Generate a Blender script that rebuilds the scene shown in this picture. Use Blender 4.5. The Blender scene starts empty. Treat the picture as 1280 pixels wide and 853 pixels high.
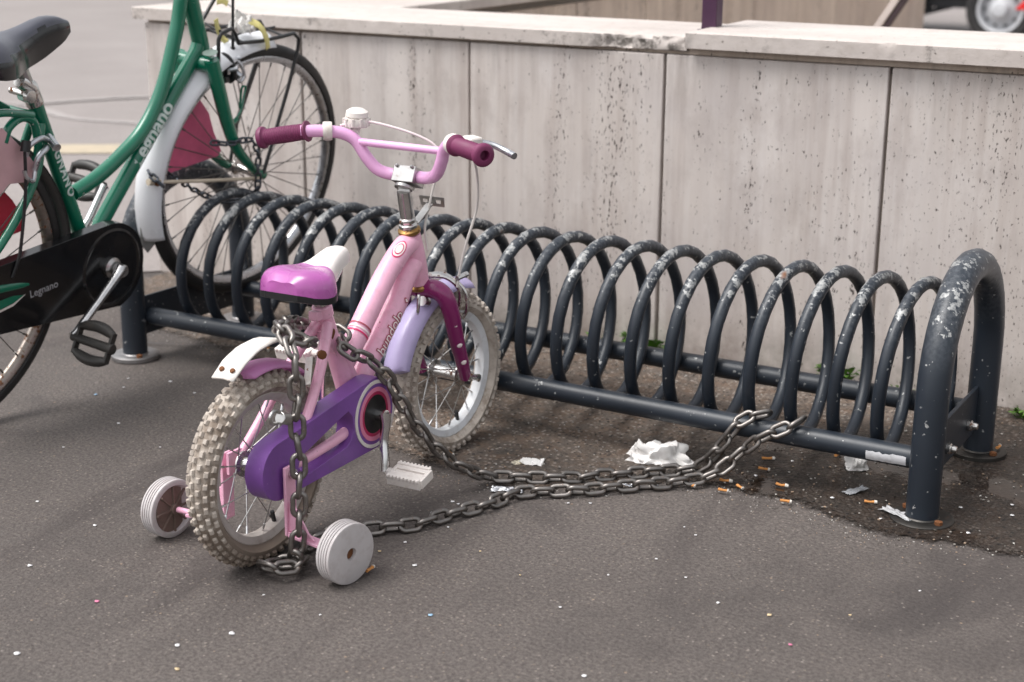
import bpy, bmesh, math, random
from mathutils import Vector, Matrix, noise
from mathutils.geometry import tessellate_polygon
R = math.radians
PI = math.pi
S = bpy.context.scene
C = S.collection
random.seed(7)

# ------------------------------------------------------------------ camera
CAM = Vector((2.39449, -2.42660, 1.0)); YAW = -0.5262; PITCH = 0.2805; ROLL = 0.0102; FPX = 1902.15
q_ = [2.39449, -2.42660, -0.52617, 0.28053, 0.01019, 1902.15387]
CAM = Vector((q_[0], q_[1], 1.0)); YAW, PITCH, ROLL, FPX = q_[2:6]
fw = Vector((math.sin(YAW)*math.cos(PITCH), math.cos(YAW)*math.cos(PITCH), -math.sin(PITCH)))
rt = Vector((math.cos(YAW), -math.sin(YAW), 0)); up = rt.cross(fw)
r2 = rt*math.cos(ROLL) + up*math.sin(ROLL); u2 = -rt*math.sin(ROLL) + up*math.cos(ROLL)
cd = bpy.data.cameras.new('camera'); cam = bpy.data.objects.new('camera', cd); C.objects.link(cam)
cam.matrix_world = Matrix(((r2.x, u2.x, -fw.x, CAM.x), (r2.y, u2.y, -fw.y, CAM.y), (r2.z, u2.z, -fw.z, CAM.z), (0, 0, 0, 1)))
cd.sensor_width = 36; cd.lens = FPX/1280*36; cd.clip_start = 0.05; cd.clip_end = 500
cd.dof.use_dof = True; cd.dof.focus_distance = 2.5; cd.dof.aperture_fstop = 4.5
S.camera = cam

# ------------------------------------------------------------------ sky, sun, exposure
SUN_AZ, SUN_EL = R(225), R(62)      # direction the light comes from (azimuth from +X, elevation)
W = bpy.data.worlds.new('World'); S.world = W; W.use_nodes = True
nt = W.node_tree; nt.nodes.clear()
sky = nt.nodes.new('ShaderNodeTexSky'); sky.sky_type = 'NISHITA'; sky.sun_disc = False
sky.sun_elevation = SUN_EL; sky.sun_rotation = PI/2 - SUN_AZ
sky.air_density = 1.0; sky.dust_density = 4.0; sky.ozone_density = 1.0
hs = nt.nodes.new('ShaderNodeHueSaturation'); hs.inputs['Saturation'].default_value = 0.14
bg = nt.nodes.new('ShaderNodeBackground'); bg.inputs['Strength'].default_value = 0.15
wo = nt.nodes.new('ShaderNodeOutputWorld')
nt.links.new(sky.outputs[0], hs.inputs['Color']); nt.links.new(hs.outputs[0], bg.inputs[0]); nt.links.new(bg.outputs[0], wo.inputs[0])
sd = bpy.data.lights.new('sun', 'SUN'); sd.energy = 1.05; sd.angle = R(32); sd.color = (1.0, 0.965, 0.93)
so = bpy.data.objects.new('sun', sd); C.objects.link(so)
sv = Vector((math.cos(SUN_AZ)*math.cos(SUN_EL), math.sin(SUN_AZ)*math.cos(SUN_EL), math.sin(SUN_EL)))
so.rotation_euler = sv.to_track_quat('Z', 'Y').to_euler()
S.view_settings.view_transform = 'Standard'; S.view_settings.look = 'None'
S.view_settings.exposure = 0.75; S.view_settings.gamma = 1.0; S.view_settings.use_curve_mapping = False

# ------------------------------------------------------------------ material helpers
def srgb(r, g, b):
    f = lambda c: (c/255/12.92) if c/255 <= 0.04045 else ((c/255+0.055)/1.055)**2.4
    return (f(r), f(g), f(b), 1)

class NT:
    def __init__(s, name):
        m = bpy.data.materials.new(name); m.use_nodes = True
        s.m = m; s.t = m.node_tree; s.b = s.t.nodes['Principled BSDF']
        s.co = s.t.nodes.new('ShaderNodeTexCoord').outputs['Object']
    def n(s, typ, **kw):
        x = s.t.nodes.new(typ)
        for k, v in kw.items(): setattr(x, k, v)
        return x
    def l(s, a, b): s.t.links.new(a, b)
    def map(s, scale=(1, 1, 1), loc=(0, 0, 0), src=None):
        x = s.n('ShaderNodeMapping'); x.inputs['Scale'].default_value = scale; x.inputs['Location'].default_value = loc
        s.l(src or s.co, x.inputs[0]); return x.outputs[0]
    def noise(s, scale, detail=4, rough=.55, v=None, dist=0):
        x = s.n('ShaderNodeTexNoise'); x.inputs['Scale'].default_value = scale; x.inputs['Detail'].default_value = detail
        x.inputs['Roughness'].default_value = rough; x.inputs['Distortion'].default_value = dist
        s.l(v or s.co, x.inputs['Vector']); return x.outputs['Fac']
    def vor(s, scale, v=None, feature='F1', out='Distance', rnd=1):
        x = s.n('ShaderNodeTexVoronoi', feature=feature); x.inputs['Scale'].default_value = scale
        x.inputs['Randomness'].default_value = rnd
        s.l(v or s.co, x.inputs['Vector']); return x.outputs[out]
    def rng(s, f, a, b, c=0., d=1.):
        x = s.n('ShaderNodeMapRange'); x.inputs[1].default_value = a; x.inputs[2].default_value = b
        x.inputs[3].default_value = c; x.inputs[4].default_value = d; s.l(f, x.inputs[0]); return x.outputs[0]
    def mth(s, op, a, b=None):
        x = s.n('ShaderNodeMath', operation=op)
        for i, v in enumerate((a, b)):
            if v is None: continue
            if isinstance(v, (int, float)): x.inputs[i].default_value = v
            else: s.l(v, x.inputs[i])
        return x.outputs[0]
    def mix(s, fac, a, b):
        x = s.n('ShaderNodeMix', data_type='RGBA')
        if isinstance(fac, (int, float)): x.inputs[0].default_value = fac
        else: s.l(fac, x.inputs[0])
        for i, v in ((6, a), (7, b)):
            if isinstance(v, tuple): x.inputs[i].default_value = v if len(v) == 4 else (*v, 1)
            else: s.l(v, x.inputs[i])
        return x.outputs[2]
    def xyz(s, v=None):
        x = s.n('ShaderNodeSeparateXYZ'); s.l(v or s.co, x.inputs[0]); return x.outputs
    def bump(s, h, strength=.3, dist=.01):
        x = s.n('ShaderNodeBump'); x.inputs['Strength'].default_value = strength; x.inputs['Distance'].default_value = dist
        s.l(h, x.inputs['Height']); s.l(x.outputs[0], s.b.inputs['Normal'])
    def out(s, col=None, rough=None, metal=None, spec=None, coat=None):
        for k, v in (('Base Color', col), ('Roughness', rough), ('Metallic', metal), ('Specular IOR Level', spec), ('Coat Weight', coat)):
            if v is None: continue
            if isinstance(v, (int, float)): s.b.inputs[k].default_value = v
            elif isinstance(v, tuple): s.b.inputs[k].default_value = v if len(v) == 4 else (*v, 1)
            else: s.l(v, s.b.inputs[k])
        return s.m

def painted(name, col, rough=.35, chip=(.25, .2, .18), amount=.0, var=.12, coat=0., dirt=None):
    t = NT(name)
    n1 = t.noise(14, 3); c2 = tuple(min(1, x*(1-var)) for x in col[:3]); c3 = tuple(min(1, x*(1+var)) for x in col[:3])
    c = t.mix(t.rng(n1, .3, .7), c2, c3)
    if dirt: c = t.mix(t.rng(t.noise(38, 6, .7), .5, .78, 0, .7), c, dirt)
    if amount > 0:
        m = t.rng(t.noise(110, 5, .62), .74-amount, .76-amount)
        c = t.mix(m, c, chip)
    t.bump(t.noise(220, 3), .06, .002)
    return t.out(c, t.rng(n1, .3, .7, rough*.8, rough*1.25), 0, .5, coat)

def metal(name, col, rough=.25, rust=0., rustcol=(.16, .06, .02)):
    t = NT(name)
    n1 = t.noise(60, 5, .6); c = t.mix(t.rng(n1, .35, .7), tuple(x*.75 for x in col), col)
    mt = 1.0
    if rust > 0:
        m = t.rng(t.noise(85, 6, .65), .66-rust, .74-rust); c = t.mix(m, c, rustcol)
        mt = t.rng(m, 0, 1, 1, .15); rg = t.rng(m, 0, 1, rough, .8)
    else: rg = t.rng(n1, .3, .7, rough*.7, rough*1.5)
    t.bump(n1, .08, .002)
    return t.out(c, rg, mt)

# ------------------------------------------------------------------ mesh helpers
def catmull(P, n=8, closed=False):
    P = [Vector(p) for p in P]; m = len(P); out = []
    for i in range(m if closed else m-1):
        if closed: a, b, c, d = P[(i-1) % m], P[i], P[(i+1) % m], P[(i+2) % m]
        else:
            b, c = P[i], P[i+1]; a = P[i-1] if i > 0 else b*2-c; d = P[i+2] if i+2 < m else c*2-b
        for k in range(n):
            t = k/n
            out.append(.5*((2*b)+(c-a)*t+(2*a-5*b+4*c-d)*t*t+(3*b-a-3*c+d)*t**3))
    if not closed: out.append(P[-1])
    return out

class MB:
    def __init__(s): s.bm = bmesh.new(); s.smooth = []
    def tube(s, P, r, n=12, closed=False, caps=True, mi=0):
        P = [Vector(p) for p in P]; m = len(P)
        rr = r if isinstance(r, (list, tuple)) else [r]*m
        if len(rr) != m:
            rr = [rr[0]+(0) for _ in range(m)] if len(rr) == 1 else [_lerp(rr, i/(m-1)) for i in range(m)]
        rings = []; T = []
        for i in range(m):
            if closed: t = P[(i+1) % m]-P[i-1]
            else: t = P[min(i+1, m-1)]-P[max(i-1, 0)]
            T.append(t.normalized())
        ref = Vector((0, 0, 1)) if abs(T[0].z) < .9 else Vector((1, 0, 0))
        nrm = (ref-T[0]*ref.dot(T[0])).normalized()
        for i in range(m):
            nrm = (nrm-T[i]*nrm.dot(T[i])).normalized(); b = T[i].cross(nrm)
            rings.append([s.bm.verts.new(P[i]+(nrm*math.cos(a)+b*math.sin(a))*rr[i]) for a in [2*PI*k/n for k in range(n)]])
        for i in range(m if closed else m-1):
            A, B = rings[i], rings[(i+1) % m]
            for k in range(n):
                f = s.bm.faces.new((A[k], A[(k+1) % n], B[(k+1) % n], B[k])); f.smooth = True; f.material_index = mi
        if caps and not closed:
            for rg, fl in ((rings[0], True), (rings[-1], False)):
                f = s.bm.faces.new(rg[::-1] if fl else rg); f.material_index = mi
        return s
    def lathe(s, prof, o=(0, 0, 0), axis=(0, 0, 1), n=24, closed=False, mi=0, smooth=True):
        o = Vector(o); ax = Vector(axis).normalized(); ref = Vector((0, 0, 1)) if abs(ax.z) < .9 else Vector((1, 0, 0))
        e1 = (ref-ax*ref.dot(ax)).normalized(); e2 = ax.cross(e1); rings = []
        for (r, h) in prof:
            if r < 1e-6: rings.append([s.bm.verts.new(o+ax*h)])
            else: rings.append([s.bm.verts.new(o+ax*h+(e1*math.cos(a)+e2*math.sin(a))*r) for a in [2*PI*k/n for k in range(n)]])
        m = len(rings)
        for i in range(m if closed else m-1):
            A, B = rings[i], rings[(i+1) % m]
            for k in range(n):
                k2 = (k+1) % n
                if len(A) == 1 and len(B) == 1: continue
                if len(A) == 1: v = (A[0], B[k2], B[k])
                elif len(B) == 1: v = (A[k], A[k2], B[0])
                else: v = (A[k], A[k2], B[k2], B[k])
                f = s.bm.faces.new(v); f.smooth = smooth; f.material_index = mi
        return s
    def box(s, c, size, M=None, mi=0):
        M = M or Matrix.Identity(3); c = Vector(c); h = [x/2 for x in size]; v = []
        for x in (-1, 1):
            for y in (-1, 1):
                for z in (-1, 1): v.append(s.bm.verts.new(c+M @ Vector((x*h[0], y*h[1], z*h[2]))))
        for f in ((0, 1, 3, 2), (4, 6, 7, 5), (0, 4, 5, 1), (2, 3, 7, 6), (0, 2, 6, 4), (1, 5, 7, 3)):
            fc = s.bm.faces.new([v[i] for i in f]); fc.material_index = mi
        return s
    def prism(s, loops, f0, f1, mi=0):
        """loops: list of 2D outlines (first outer, others holes); f0/f1 map (a,b) to the two 3D sides"""
        tri = tessellate_polygon([[Vector((a, b, 0)) for a, b in lp] for lp in loops])
        flat = [p for lp in loops for p in lp]
        A = [s.bm.verts.new(f0(*p)) for p in flat]; B = [s.bm.verts.new(f1(*p)) for p in flat]
        for t in tri:
            for V_, tt in ((A, t), (B, t[::-1])):
                try: s.bm.faces.new([V_[i] for i in tt]).material_index = mi
                except ValueError: pass
        k0 = 0
        for lp in loops:
            n = len(lp)
            for i in range(n):
                j = (i+1) % n
                s.bm.faces.new((A[k0+i], A[k0+j], B[k0+j], B[k0+i])).material_index = mi
            k0 += n
        return s
    def sheet(s, rows, thick=0, smooth=True, mi=0):
        G = [[s.bm.verts.new(Vector(p)) for p in r] for r in rows]
        for i in range(len(G)-1):
            for j in range(len(G[0])-1):
                f = s.bm.faces.new((G[i][j], G[i+1][j], G[i+1][j+1], G[i][j+1])); f.smooth = smooth; f.material_index = mi
        return s
    def build(s, name, mat, parent=None, bevel=0, solid=0, sub=0, segs=2):
        bmesh.ops.recalc_face_normals(s.bm, faces=s.bm.faces)
        me = bpy.data.meshes.new(name); s.bm.to_mesh(me); s.bm.free()
        me.set_sharp_from_angle(angle=R(38))
        for m in (mat if isinstance(mat, (list, tuple)) else [mat]): me.materials.append(m)
        o = bpy.data.objects.new(name, me); C.objects.link(o)
        if parent: o.parent = parent
        if solid:
            md = o.modifiers.new('solid', 'SOLIDIFY'); md.thickness = solid; md.offset = 0
        if bevel:
            md = o.modifiers.new('bevel', 'BEVEL'); md.width = bevel; md.segments = segs; md.limit_method = 'ANGLE'; md.angle_limit = R(40)
        if sub:
            md = o.modifiers.new('sub', 'SUBSURF'); md.levels = sub; md.render_levels = sub
            for p in me.polygons: p.use_smooth = True
        return o

def _lerp(a, t):
    x = t*(len(a)-1); i = min(int(x), len(a)-2); return a[i]+(a[i+1]-a[i])*(x-i)
def empty(name, M=None):
    o = bpy.data.objects.new(name, None); C.objects.link(o); o.empty_display_size = .05
    if M is not None: o.matrix_world = M if isinstance(M, Matrix) else Matrix.Translation(M)
    return o
def tag(o, label, cat=None, group=None):
    if label: o['label'] = label
    if cat: o['category'] = cat
    if group: o['group'] = group
    return o
def struct(o): o['kind'] = 'structure'; return o
def stuff(o, label, cat): o['kind'] = 'stuff'; o['label'] = label; o['category'] = cat; return o

# ------------------------------------------------------------------ materials
def m_asphalt():
    t = NT('asphalt')
    big = t.noise(1.1, 4, .55); mid = t.noise(8, 6, .7); fine = t.noise(150, 4, .7); grain = t.noise(420, 2, .6)
    c = t.mix(t.rng(big, .3, .7), (.076, .066, .061), (.150, .130, .119))
    c = t.mix(t.rng(mid, .42, .68, 0, .55), c, (.165, .142, .128))
    c = t.mix(t.rng(fine, .38, .62, 0, .75), c, (.048, .039, .037))
    c = t.mix(t.rng(grain, .52, .7, 0, .4), c, (.17, .155, .145))
    # long scuffs and oily stains with a shape of their own
    st = t.noise(1, 5, .65, t.map((2.6, .5, 1)), 1.2); c = t.mix(t.rng(st, .55, .70, 0, .55), c, (.045, .037, .036))
    oil = t.noise(2.2, 3, .5, t.map(loc=(4, 9, 0)), .8); c = t.mix(t.rng(oil, .60, .68, 0, .4), c, (.035, .030, .030))
    v = t.n('ShaderNodeTexVoronoi'); v.inputs['Scale'].default_value = 170; t.l(t.co, v.inputs['Vector'])
    patch = t.rng(t.noise(4, 5, .65), .42, .66)
    sel = t.mth('MULTIPLY', t.rng(v.outputs['Distance'], .42, .25), t.mth('GREATER_THAN', t.xyz(v.outputs['Color'])[0], t.rng(patch, 0, 1, .95, .74)))
    c = t.mix(t.mth('MULTIPLY', sel, .5), c, t.mix(t.xyz(v.outputs['Color'])[1], (.17, .13, .10), (.34, .30, .27)))
    v2 = t.n('ShaderNodeTexVoronoi'); v2.inputs['Scale'].default_value = 62; t.l(t.co, v2.inputs['Vector'])
    sel2 = t.mth('MULTIPLY', t.rng(v2.outputs['Distance'], .16, .08), t.mth('GREATER_THAN', t.xyz(v2.outputs['Color'])[1], .94))
    c = t.mix(t.mth('MULTIPLY', sel2, .8), c, (.30, .22, .16))
    t.bump(t.mth('ADD', fine, t.mth('MULTIPLY', v.outputs['Distance'], -.8)), .55, .0025)
    return t.out(c, t.rng(mid, .3, .7, .7, .88), 0, .28)

def m_dirt():
    t = NT('worn_ground')
    X, Y, Z = t.xyz()
    n1 = t.noise(4.5, 5, .6); n2 = t.noise(22, 5, .65); fine = t.noise(180, 3, .6)
    c = t.mix(t.rng(n1, .3, .7), (.075, .062, .052), (.16, .13, .11))
    c = t.mix(t.rng(n2, .42, .66, 0, .8), c, (.15, .1, .07))
    v = t.n('ShaderNodeTexVoronoi'); v.inputs['Scale'].default_value = 115; t.l(t.co, v.inputs['Vector'])
    cr = t.xyz(v.outputs['Color'])
    peb = t.rng(v.outputs['Distance'], .5, .25)
    c = t.mix(t.mth('MULTIPLY', peb, t.mth('GREATER_THAN', cr[0], .62)), c, t.mix(cr[1], (.2, .15, .11), (.36, .32, .29)))
    c = t.mix(t.mth('MULTIPLY', peb, t.mth('LESS_THAN', cr[0], .22)), c, (.03, .026, .024))
    # wet, dark soaked area round the right hoop and along the strip's edge (a stain with its own shape)
    wv = t.mth('ADD', t.mth('MULTIPLY', t.mth('SUBTRACT', X, 1.32), 1.5), t.mth('MULTIPLY', t.mth('SUBTRACT', .26, Y), 1.5))
    wv = t.mth('ADD', wv, t.mth('MULTIPLY', t.mth('SUBTRACT', t.noise(5, 5, .65), .5), 1.1))
    wet = t.mth('MULTIPLY', t.rng(wv, -.05, .3), t.rng(X, 1.15, 1.38))
    damp = t.mth('MULTIPLY', t.rng(t.mth('ADD', Y, t.mth('MULTIPLY', n1, .25)), .22, .05), t.rng(X, .9, 1.3, 0, .6))
    wet = t.mth('MAXIMUM', wet, damp)
    dark = t.n('ShaderNodeMix', data_type='RGBA', blend_type='MULTIPLY'); t.l(t.mth('MULTIPLY', wet, .86), dark.inputs[0]); t.l(c, dark.inputs[6]); dark.inputs[7].default_value = (.12, .10, .09, 1)
    pud = t.mth('MULTIPLY', wet, t.rng(t.noise(7, 3, .5, t.map(loc=(3, 1, 0))), .5, .6))
    rg = t.mth('SUBTRACT', t.rng(wet, 0, 1, .85, .5), t.mth('MULTIPLY', pud, .42))
    h = t.mth('ADD', fine, t.mth('MULTIPLY', v.outputs['Distance'], -1.2)); h = t.mth('MULTIPLY', h, t.rng(pud, 0, 1, 1, .05))
    t.bump(h, .8, .004)
    t.out(dark.outputs[2], rg, 0, .4)
    # the layer thins out to single grains towards its edge
    at = t.n('ShaderNodeAttribute'); at.attribute_name = 'inside'
    e = t.mth('ADD', at.outputs['Fac'], t.mth('MULTIPLY', t.mth('SUBTRACT', t.noise(110, 4, .8), .5), 2.0)); e = t.mth('ADD', e, t.mth('MULTIPLY', t.mth('SUBTRACT', t.noise(9, 4, .6), .5), 1.2))
    tb = t.n('ShaderNodeBsdfTransparent'); mx = t.n('ShaderNodeMixShader'); t.l(t.rng(e, .22, .62), mx.inputs[0]); t.l(tb.outputs[0], mx.inputs[1]); t.l(t.b.outputs[0], mx.inputs[2])
    t.l(mx.outputs[0], t.t.nodes['Material Output'].inputs['Surface'])
    return t.m

def m_road():
    t = NT('road')
    n = t.noise(1.2, 5, .6, t.map((1, 1, 1))); f = t.noise(90, 3)
    c = t.mix(t.rng(n, .3, .7), (.26, .232, .222), (.32, .288, .276)); c = t.mix(t.rng(f, .35, .7, 0, .4), c, (.15, .135, .13))  # lighter surface, with its grazing reflection also put into the colour
    t.bump(f, .25, .003)
    return t.out(c, .8, 0, .25)

def m_travertine(name='travertine', pits=1.0, tint=(1, 1, 1), side=False):
    t = NT(name)
    X, Y, Z = t.xyz()
    w = t.map((6, 6, .5)); w2 = t.map((26, 26, 1.1)); w3 = t.map((70, 70, 3))
    n1 = t.noise(1, 4, .6, w); n2 = t.noise(1, 5, .65, w2); n3 = t.noise(1, 3, .6, w3); cl = t.noise(3, 4, .6)
    tn = lambda c: tuple(a*b for a, b in zip(c, tint))
    c = t.mix(t.rng(n1, .3, .7), tn((.51, .452, .418)), tn((.67, .612, .575)))
    c = t.mix(t.rng(n2, .46, .68, 0, .6), c, tn((.38, .315, .285)))
    c = t.mix(t.rng(n3, .5, .72, 0, .25), c, tn((.68, .65, .63)))
    c = t.mix(t.rng(cl, .42, .7, 0, .45), c, tn((.44, .40, .40))); c = t.mix(t.rng(t.noise(11, 6, .7, t.map((1, 1, .6))), .5, .72, 0, .5), c, tn((.36, .31, .29))); c = t.mix(t.rng(t.noise(7, 6, .7, t.map((1, 1, .5), (8, 3, 1))), .55, .75, 0, .5), c, tn((.74, .70, .68)))
    # pits: small vertical-ish holes gathered in vertical veins
    vein = t.rng(t.noise(1, 3, .6, t.map((13, 13, .35), (4, 2, 7))), .46, .60)
    if pits > 1.01: vein = t.mth('MAXIMUM', vein, t.rng(X, 1.0, 1.7, 0, .75))
    p1 = t.noise(1, 3, .6, t.map((230, 230, 78))); p2 = t.noise(1, 2, .5, t.map((100, 100, 42), (1, 5, 2)))
    thr = t.rng(vein, 0, 1, .715, .607)
    a = t.rng(t.mth('SUBTRACT', p1, thr), 0, .015); thr2 = t.rng(vein, 0, 1, .82, .70)
    b = t.rng(t.mth('SUBTRACT', p2, thr2), 0, .015)
    pit = t.mth('MAXIMUM', a, b)
    c = t.mix(t.mth('MULTIPLY', pit, .95), c, (.035, .026, .022))
    # grime: runs from under the coping and along the foot
    g = t.mth('MULTIPLY', t.rng(Z, .5, .70), t.rng(t.noise(1, 5, .7, t.map((20, 20, 2.2), (9, 0, 0))), .52, .72, 0, .5))
    g2 = t.mth('MULTIPLY', t.rng(Z, .13, .0), t.rng(t.noise(16, 5, .7), .35, .65, .15, .8))
    c = t.mix(t.mth('MAXIMUM', g, g2), c, (.16, .13, .11))
    t.bump(t.mth('SUBTRACT', t.mth('MULTIPLY', n2, .15), pit), .6, .004)
    return t.out(c, .62, 0, .35)

def m_coping():
    t = NT('coping_stone')
    X, Y, Z = t.xyz(); w = t.map((1.5, 5, 5)); n1 = t.noise(1, 4, .6, w); n2 = t.noise(30, 5, .65)
    c = t.mix(t.rng(n1, .3, .7), (.48, .425, .395), (.60, .545, .51)); c = t.mix(t.rng(n2, .5, .75, 0, .4), c, (.33, .28, .24))
    li = t.mth('MULTIPLY', t.rng(t.noise(24, 6, .75), .56, .66), t.rng(t.noise(3.1, 3, .5, t.map(loc=(.7, 0, 0))), .42, .62))
    geo = t.n('ShaderNodeNewGeometry'); nz = t.xyz(geo.outputs['Normal'])[2]
    brk = t.mth('MULTIPLY', t.mth('MULTIPLY', t.rng(X, .74, .86), t.rng(X, 1.06, 1.02)), t.rng(t.noise(34, 5, .7), .40, .56))
    li = t.mth('MAXIMUM', li, brk); li = t.mth('MULTIPLY', li, t.rng(nz, .3, .8, 1, .10))
    c = t.mix(t.mth('MULTIPLY', li, .9), c, (.07, .06, .052))
    pit = t.rng(t.noise(1, 3, .6, t.map((90, 90, 120))), .68, .7); c = t.mix(t.mth('MULTIPLY', pit, .8), c, (.09, .075, .06))
    t.bump(t.mth('SUBTRACT', n2, pit), .4, .004)
    return t.out(c, .7, 0, .3)

def m_rack():
    t = NT('rack_paint')
    X, Y, Z = t.xyz()
    n = t.noise(35, 5, .68); n2 = t.noise(130, 4, .65); n3 = t.noise(6, 3, .5)
    c = t.mix(t.rng(n3, .3, .7), (.011, .016, .024), (.022, .029, .040))
    geo = t.n('ShaderNodeNewGeometry'); N = t.xyz(geo.outputs['Normal'])
    upw = t.mth('SUBTRACT', t.mth('MULTIPLY', t.rng(N[2], -.1, .7), t.rng(N[1], .55, .0)), t.rng(X, 1.72, 1.78, 0, .30))
    # worn through where wheels and hands rub: crowns of the coils and arches
    m = t.mth('ADD', t.mth('MULTIPLY', t.rng(Z, .27, .33), .10), t.mth('MULTIPLY', upw, .085))
    wear = t.rng(t.mth('ADD', t.mth('ADD', t.mth('MULTIPLY', n, .75), t.mth('MULTIPLY', n2, .25)), m), .70, .715)
    specks = t.rng(t.noise(95, 2, .5), .70, .71)
    wear = t.mth('MAXIMUM', wear, specks)
    wc = t.mix(t.rng(n2, .35, .65), (.16, .17, .18), (.44, .44, .43))
    wc = t.mix(t.rng(t.noise(9, 3, .5, t.map(loc=(5, 5, 5))), .70, .74), wc, (.24, .10, .045))
    scuff = t.mth('MULTIPLY', t.rng(Z, .26, .36), t.rng(n2, .4, .65, 0, .55))
    c = t.mix(scuff, c, (.12, .13, .145)); c = t.mix(wear, c, wc)
    t.bump(t.mth('SUBTRACT', t.mth('MULTIPLY', n2, .2), wear), .25, .0015)
    return t.out(c, t.mth('ADD', t.rng(wear, 0, 1, .36, .5), t.mth('MULTIPLY', n2, .1)), t.rng(wear, 0, 1, 0, .45), .5)

def m_kidtyre(dirt=.5, name='white_tyre', bias=0.):
    t = NT(name)
    n = t.noise(28, 6, .7); n2 = t.noise(7, 3, .5); X, Y, Z = t.xyz()
    c = t.mix(t.rng(n, .35, .65), (.52, .465, .41), (.37, .315, .27))
    # caked mud sits low on the tyre and in the hollows between the knobs
    rad = t.mth('SQRT', t.mth('ADD', t.mth('MULTIPLY', Y, Y), t.mth('MULTIPLY', Z, Z)))
    low = t.rng(t.mth('ADD', Z, t.mth('MULTIPLY', n2, .12)), .05, -.09)
    d = t.rng(t.mth('ADD', t.mth('ADD', n, t.mth('MULTIPLY', low, .7*dirt)), bias), .56, .80)
    c = t.mix(t.mth('MULTIPLY', d, .88), c, (.17, .13, .10))
    t.bump(n, .4, .002)
    return t.out(c, .8, 0, .3)

MA = m_asphalt(); MD = m_dirt(); MR = m_road(); MT = m_travertine(pits=1.2); MT2 = m_travertine('travertine_inner', .6, (1.0, .92, .82)); MC = m_coping(); MRK = m_rack()
M_joint = painted('joint', (.34, .29, .25), .9, dirt=(.12, .10, .08)); M_core = painted('wall_core', (.3, .27, .24), .9)
M_white_line = painted('line_white', (.34, .31, .30), .8, dirt=(.24, .21, .20)); M_yellow_line = painted('line_yellow', (.44, .37, .27), .8, dirt=(.32, .285, .255))
PK = painted('pink_paint', (.85, .45, .60), .30, (.20, .08, .06), .045, .08, .25, (.62, .33, .40))
PKL = painted('bar_pink', (.80, .42, .70), .3, (.3, .2, .2), .0, .05, .3)
PUR = painted('purple_plastic', (.19, .07, .31), .38, (.36, .26, .46), .035, .14, .05, (.15, .07, .22))
MAG = painted('magenta_paint', (.20, .012, .105), .25, (.5, .3, .35), .02, .1, .4)
LAV = painted('lavender_plastic', (.41, .35, .56), .32, (.5, .5, .5), .0, .06, .15)
GRIP = painted('grip_rubber', (.16, .022, .080), .5, (.3, .1, .1), .0, .12)
SEATP = painted('seat_purple', (.42, .10, .36), .28, (.6, .4, .5), .0, .14, .35, (.38, .12, .32))
SEATW = painted('seat_white', (.80, .74, .71), .38, (.5, .4, .3), .0, .04, .2)
MAUV = painted('mauve_plastic', (.50, .20, .42), .35, (.4, .3, .3), .0, .08)
BLK = painted('black_plastic', (.012, .012, .013), .35, (.1, .1, .1), .0, .2)
BLKG = painted('black_gloss', (.006, .006, .007), .22, (.1, .1, .1), .0, .2, .2)
RUB = painted('black_rubber', (.018, .017, .017), .6, (.1, .1, .1), .0, .2, dirt=(.035, .032, .03))
WHP = painted('white_plastic', (.74, .69, .65), .45, (.4, .35, .3), .0, .05, dirt=(.45, .38, .32))
WHR = painted('white_rust', (.80, .76, .72), .4, (.25, .08, .03), .06, .04, dirt=(.62, .5, .4))
CHR = metal('chrome', (.75, .74, .74), .16, .0); CHRR = metal('chrome_rust', (.70, .68, .66), .22, .1)
STL = metal('steel', (.55, .54, .53), .32, .02); GOLD = metal('rusty_gold', (.45, .27, .10), .35, .12)
CHN = metal('chain_steel', (.27, .25, .235), .42, .03, (.17, .085, .04)); CHD = metal('chain_dark', (.11, .12, .14), .4, .03)
RST = metal('rust', (.25, .1, .05), .7, .4)
GRN = painted('green_paint', (.004, .145, .082), .22, (.62, .66, .6), .035, .1, .4)
FEN = painted('fender_white', (.80, .81, .84), .33, (.16, .13, .12), .045, .04, .15)
ALU = metal('rim_aluminium', (.62, .63, .66), .3, .0); ALUR = metal('rim_rusty', (.42, .37, .33), .45, .12)
RED = painted('red_guard', (.50, .03, .06), .4, (.3, .2, .2), .0, .12)
PGD = painted('pink_guard', (.72, .13, .26), .4, (.3, .2, .2), .0, .18)
PPK = painted('pale_pink_guard', (.58, .36, .38), .4, (.3, .2, .2), .02, .12)
SDL = painted('saddle_vinyl_sheen', (.06, .062, .08), .36, (.1, .1, .1), .0, .15, .1)  # greyed vinyl: the reflection on the saddle top is put into the colour
TRN = painted('trainer_white', (.50, .47, .47), .55, (.3, .25, .22), .03, .08, dirt=(.36, .31, .30))
TRB = painted('trainer_inside', (.17, .12, .10), .8, dirt=(.07, .05, .04))
YLW = painted('yellow_label', (.72, .64, .25), .6); PAP = painted('white_paper', (.78, .76, .74), .75, dirt=(.6, .57, .52))
CIG = painted('cig_filter', (.58, .25, .07), .8, var=.3, dirt=(.30, .15, .08)); CIGW = painted('cig_paper', (.72, .68, .62), .7)
LEAF = painted('weed_leaf', (.075, .17, .022), .5, var=.45); PURP = painted('purple_post_paint', (.05, .015, .045), .4, var=.12)
INK = painted('letter_white', (.62, .70, .66), .5, dirt=(.3, .45, .4)); INKG = painted('letter_grey', (.32, .32, .33), .4); INKR = painted('letter_pink', (.42, .08, .12), .45); HOT = painted('hot_pink', (.70, .02, .14), .4)
PINKW = painted('pinkish_white', (.88, .76, .76), .4)

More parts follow.
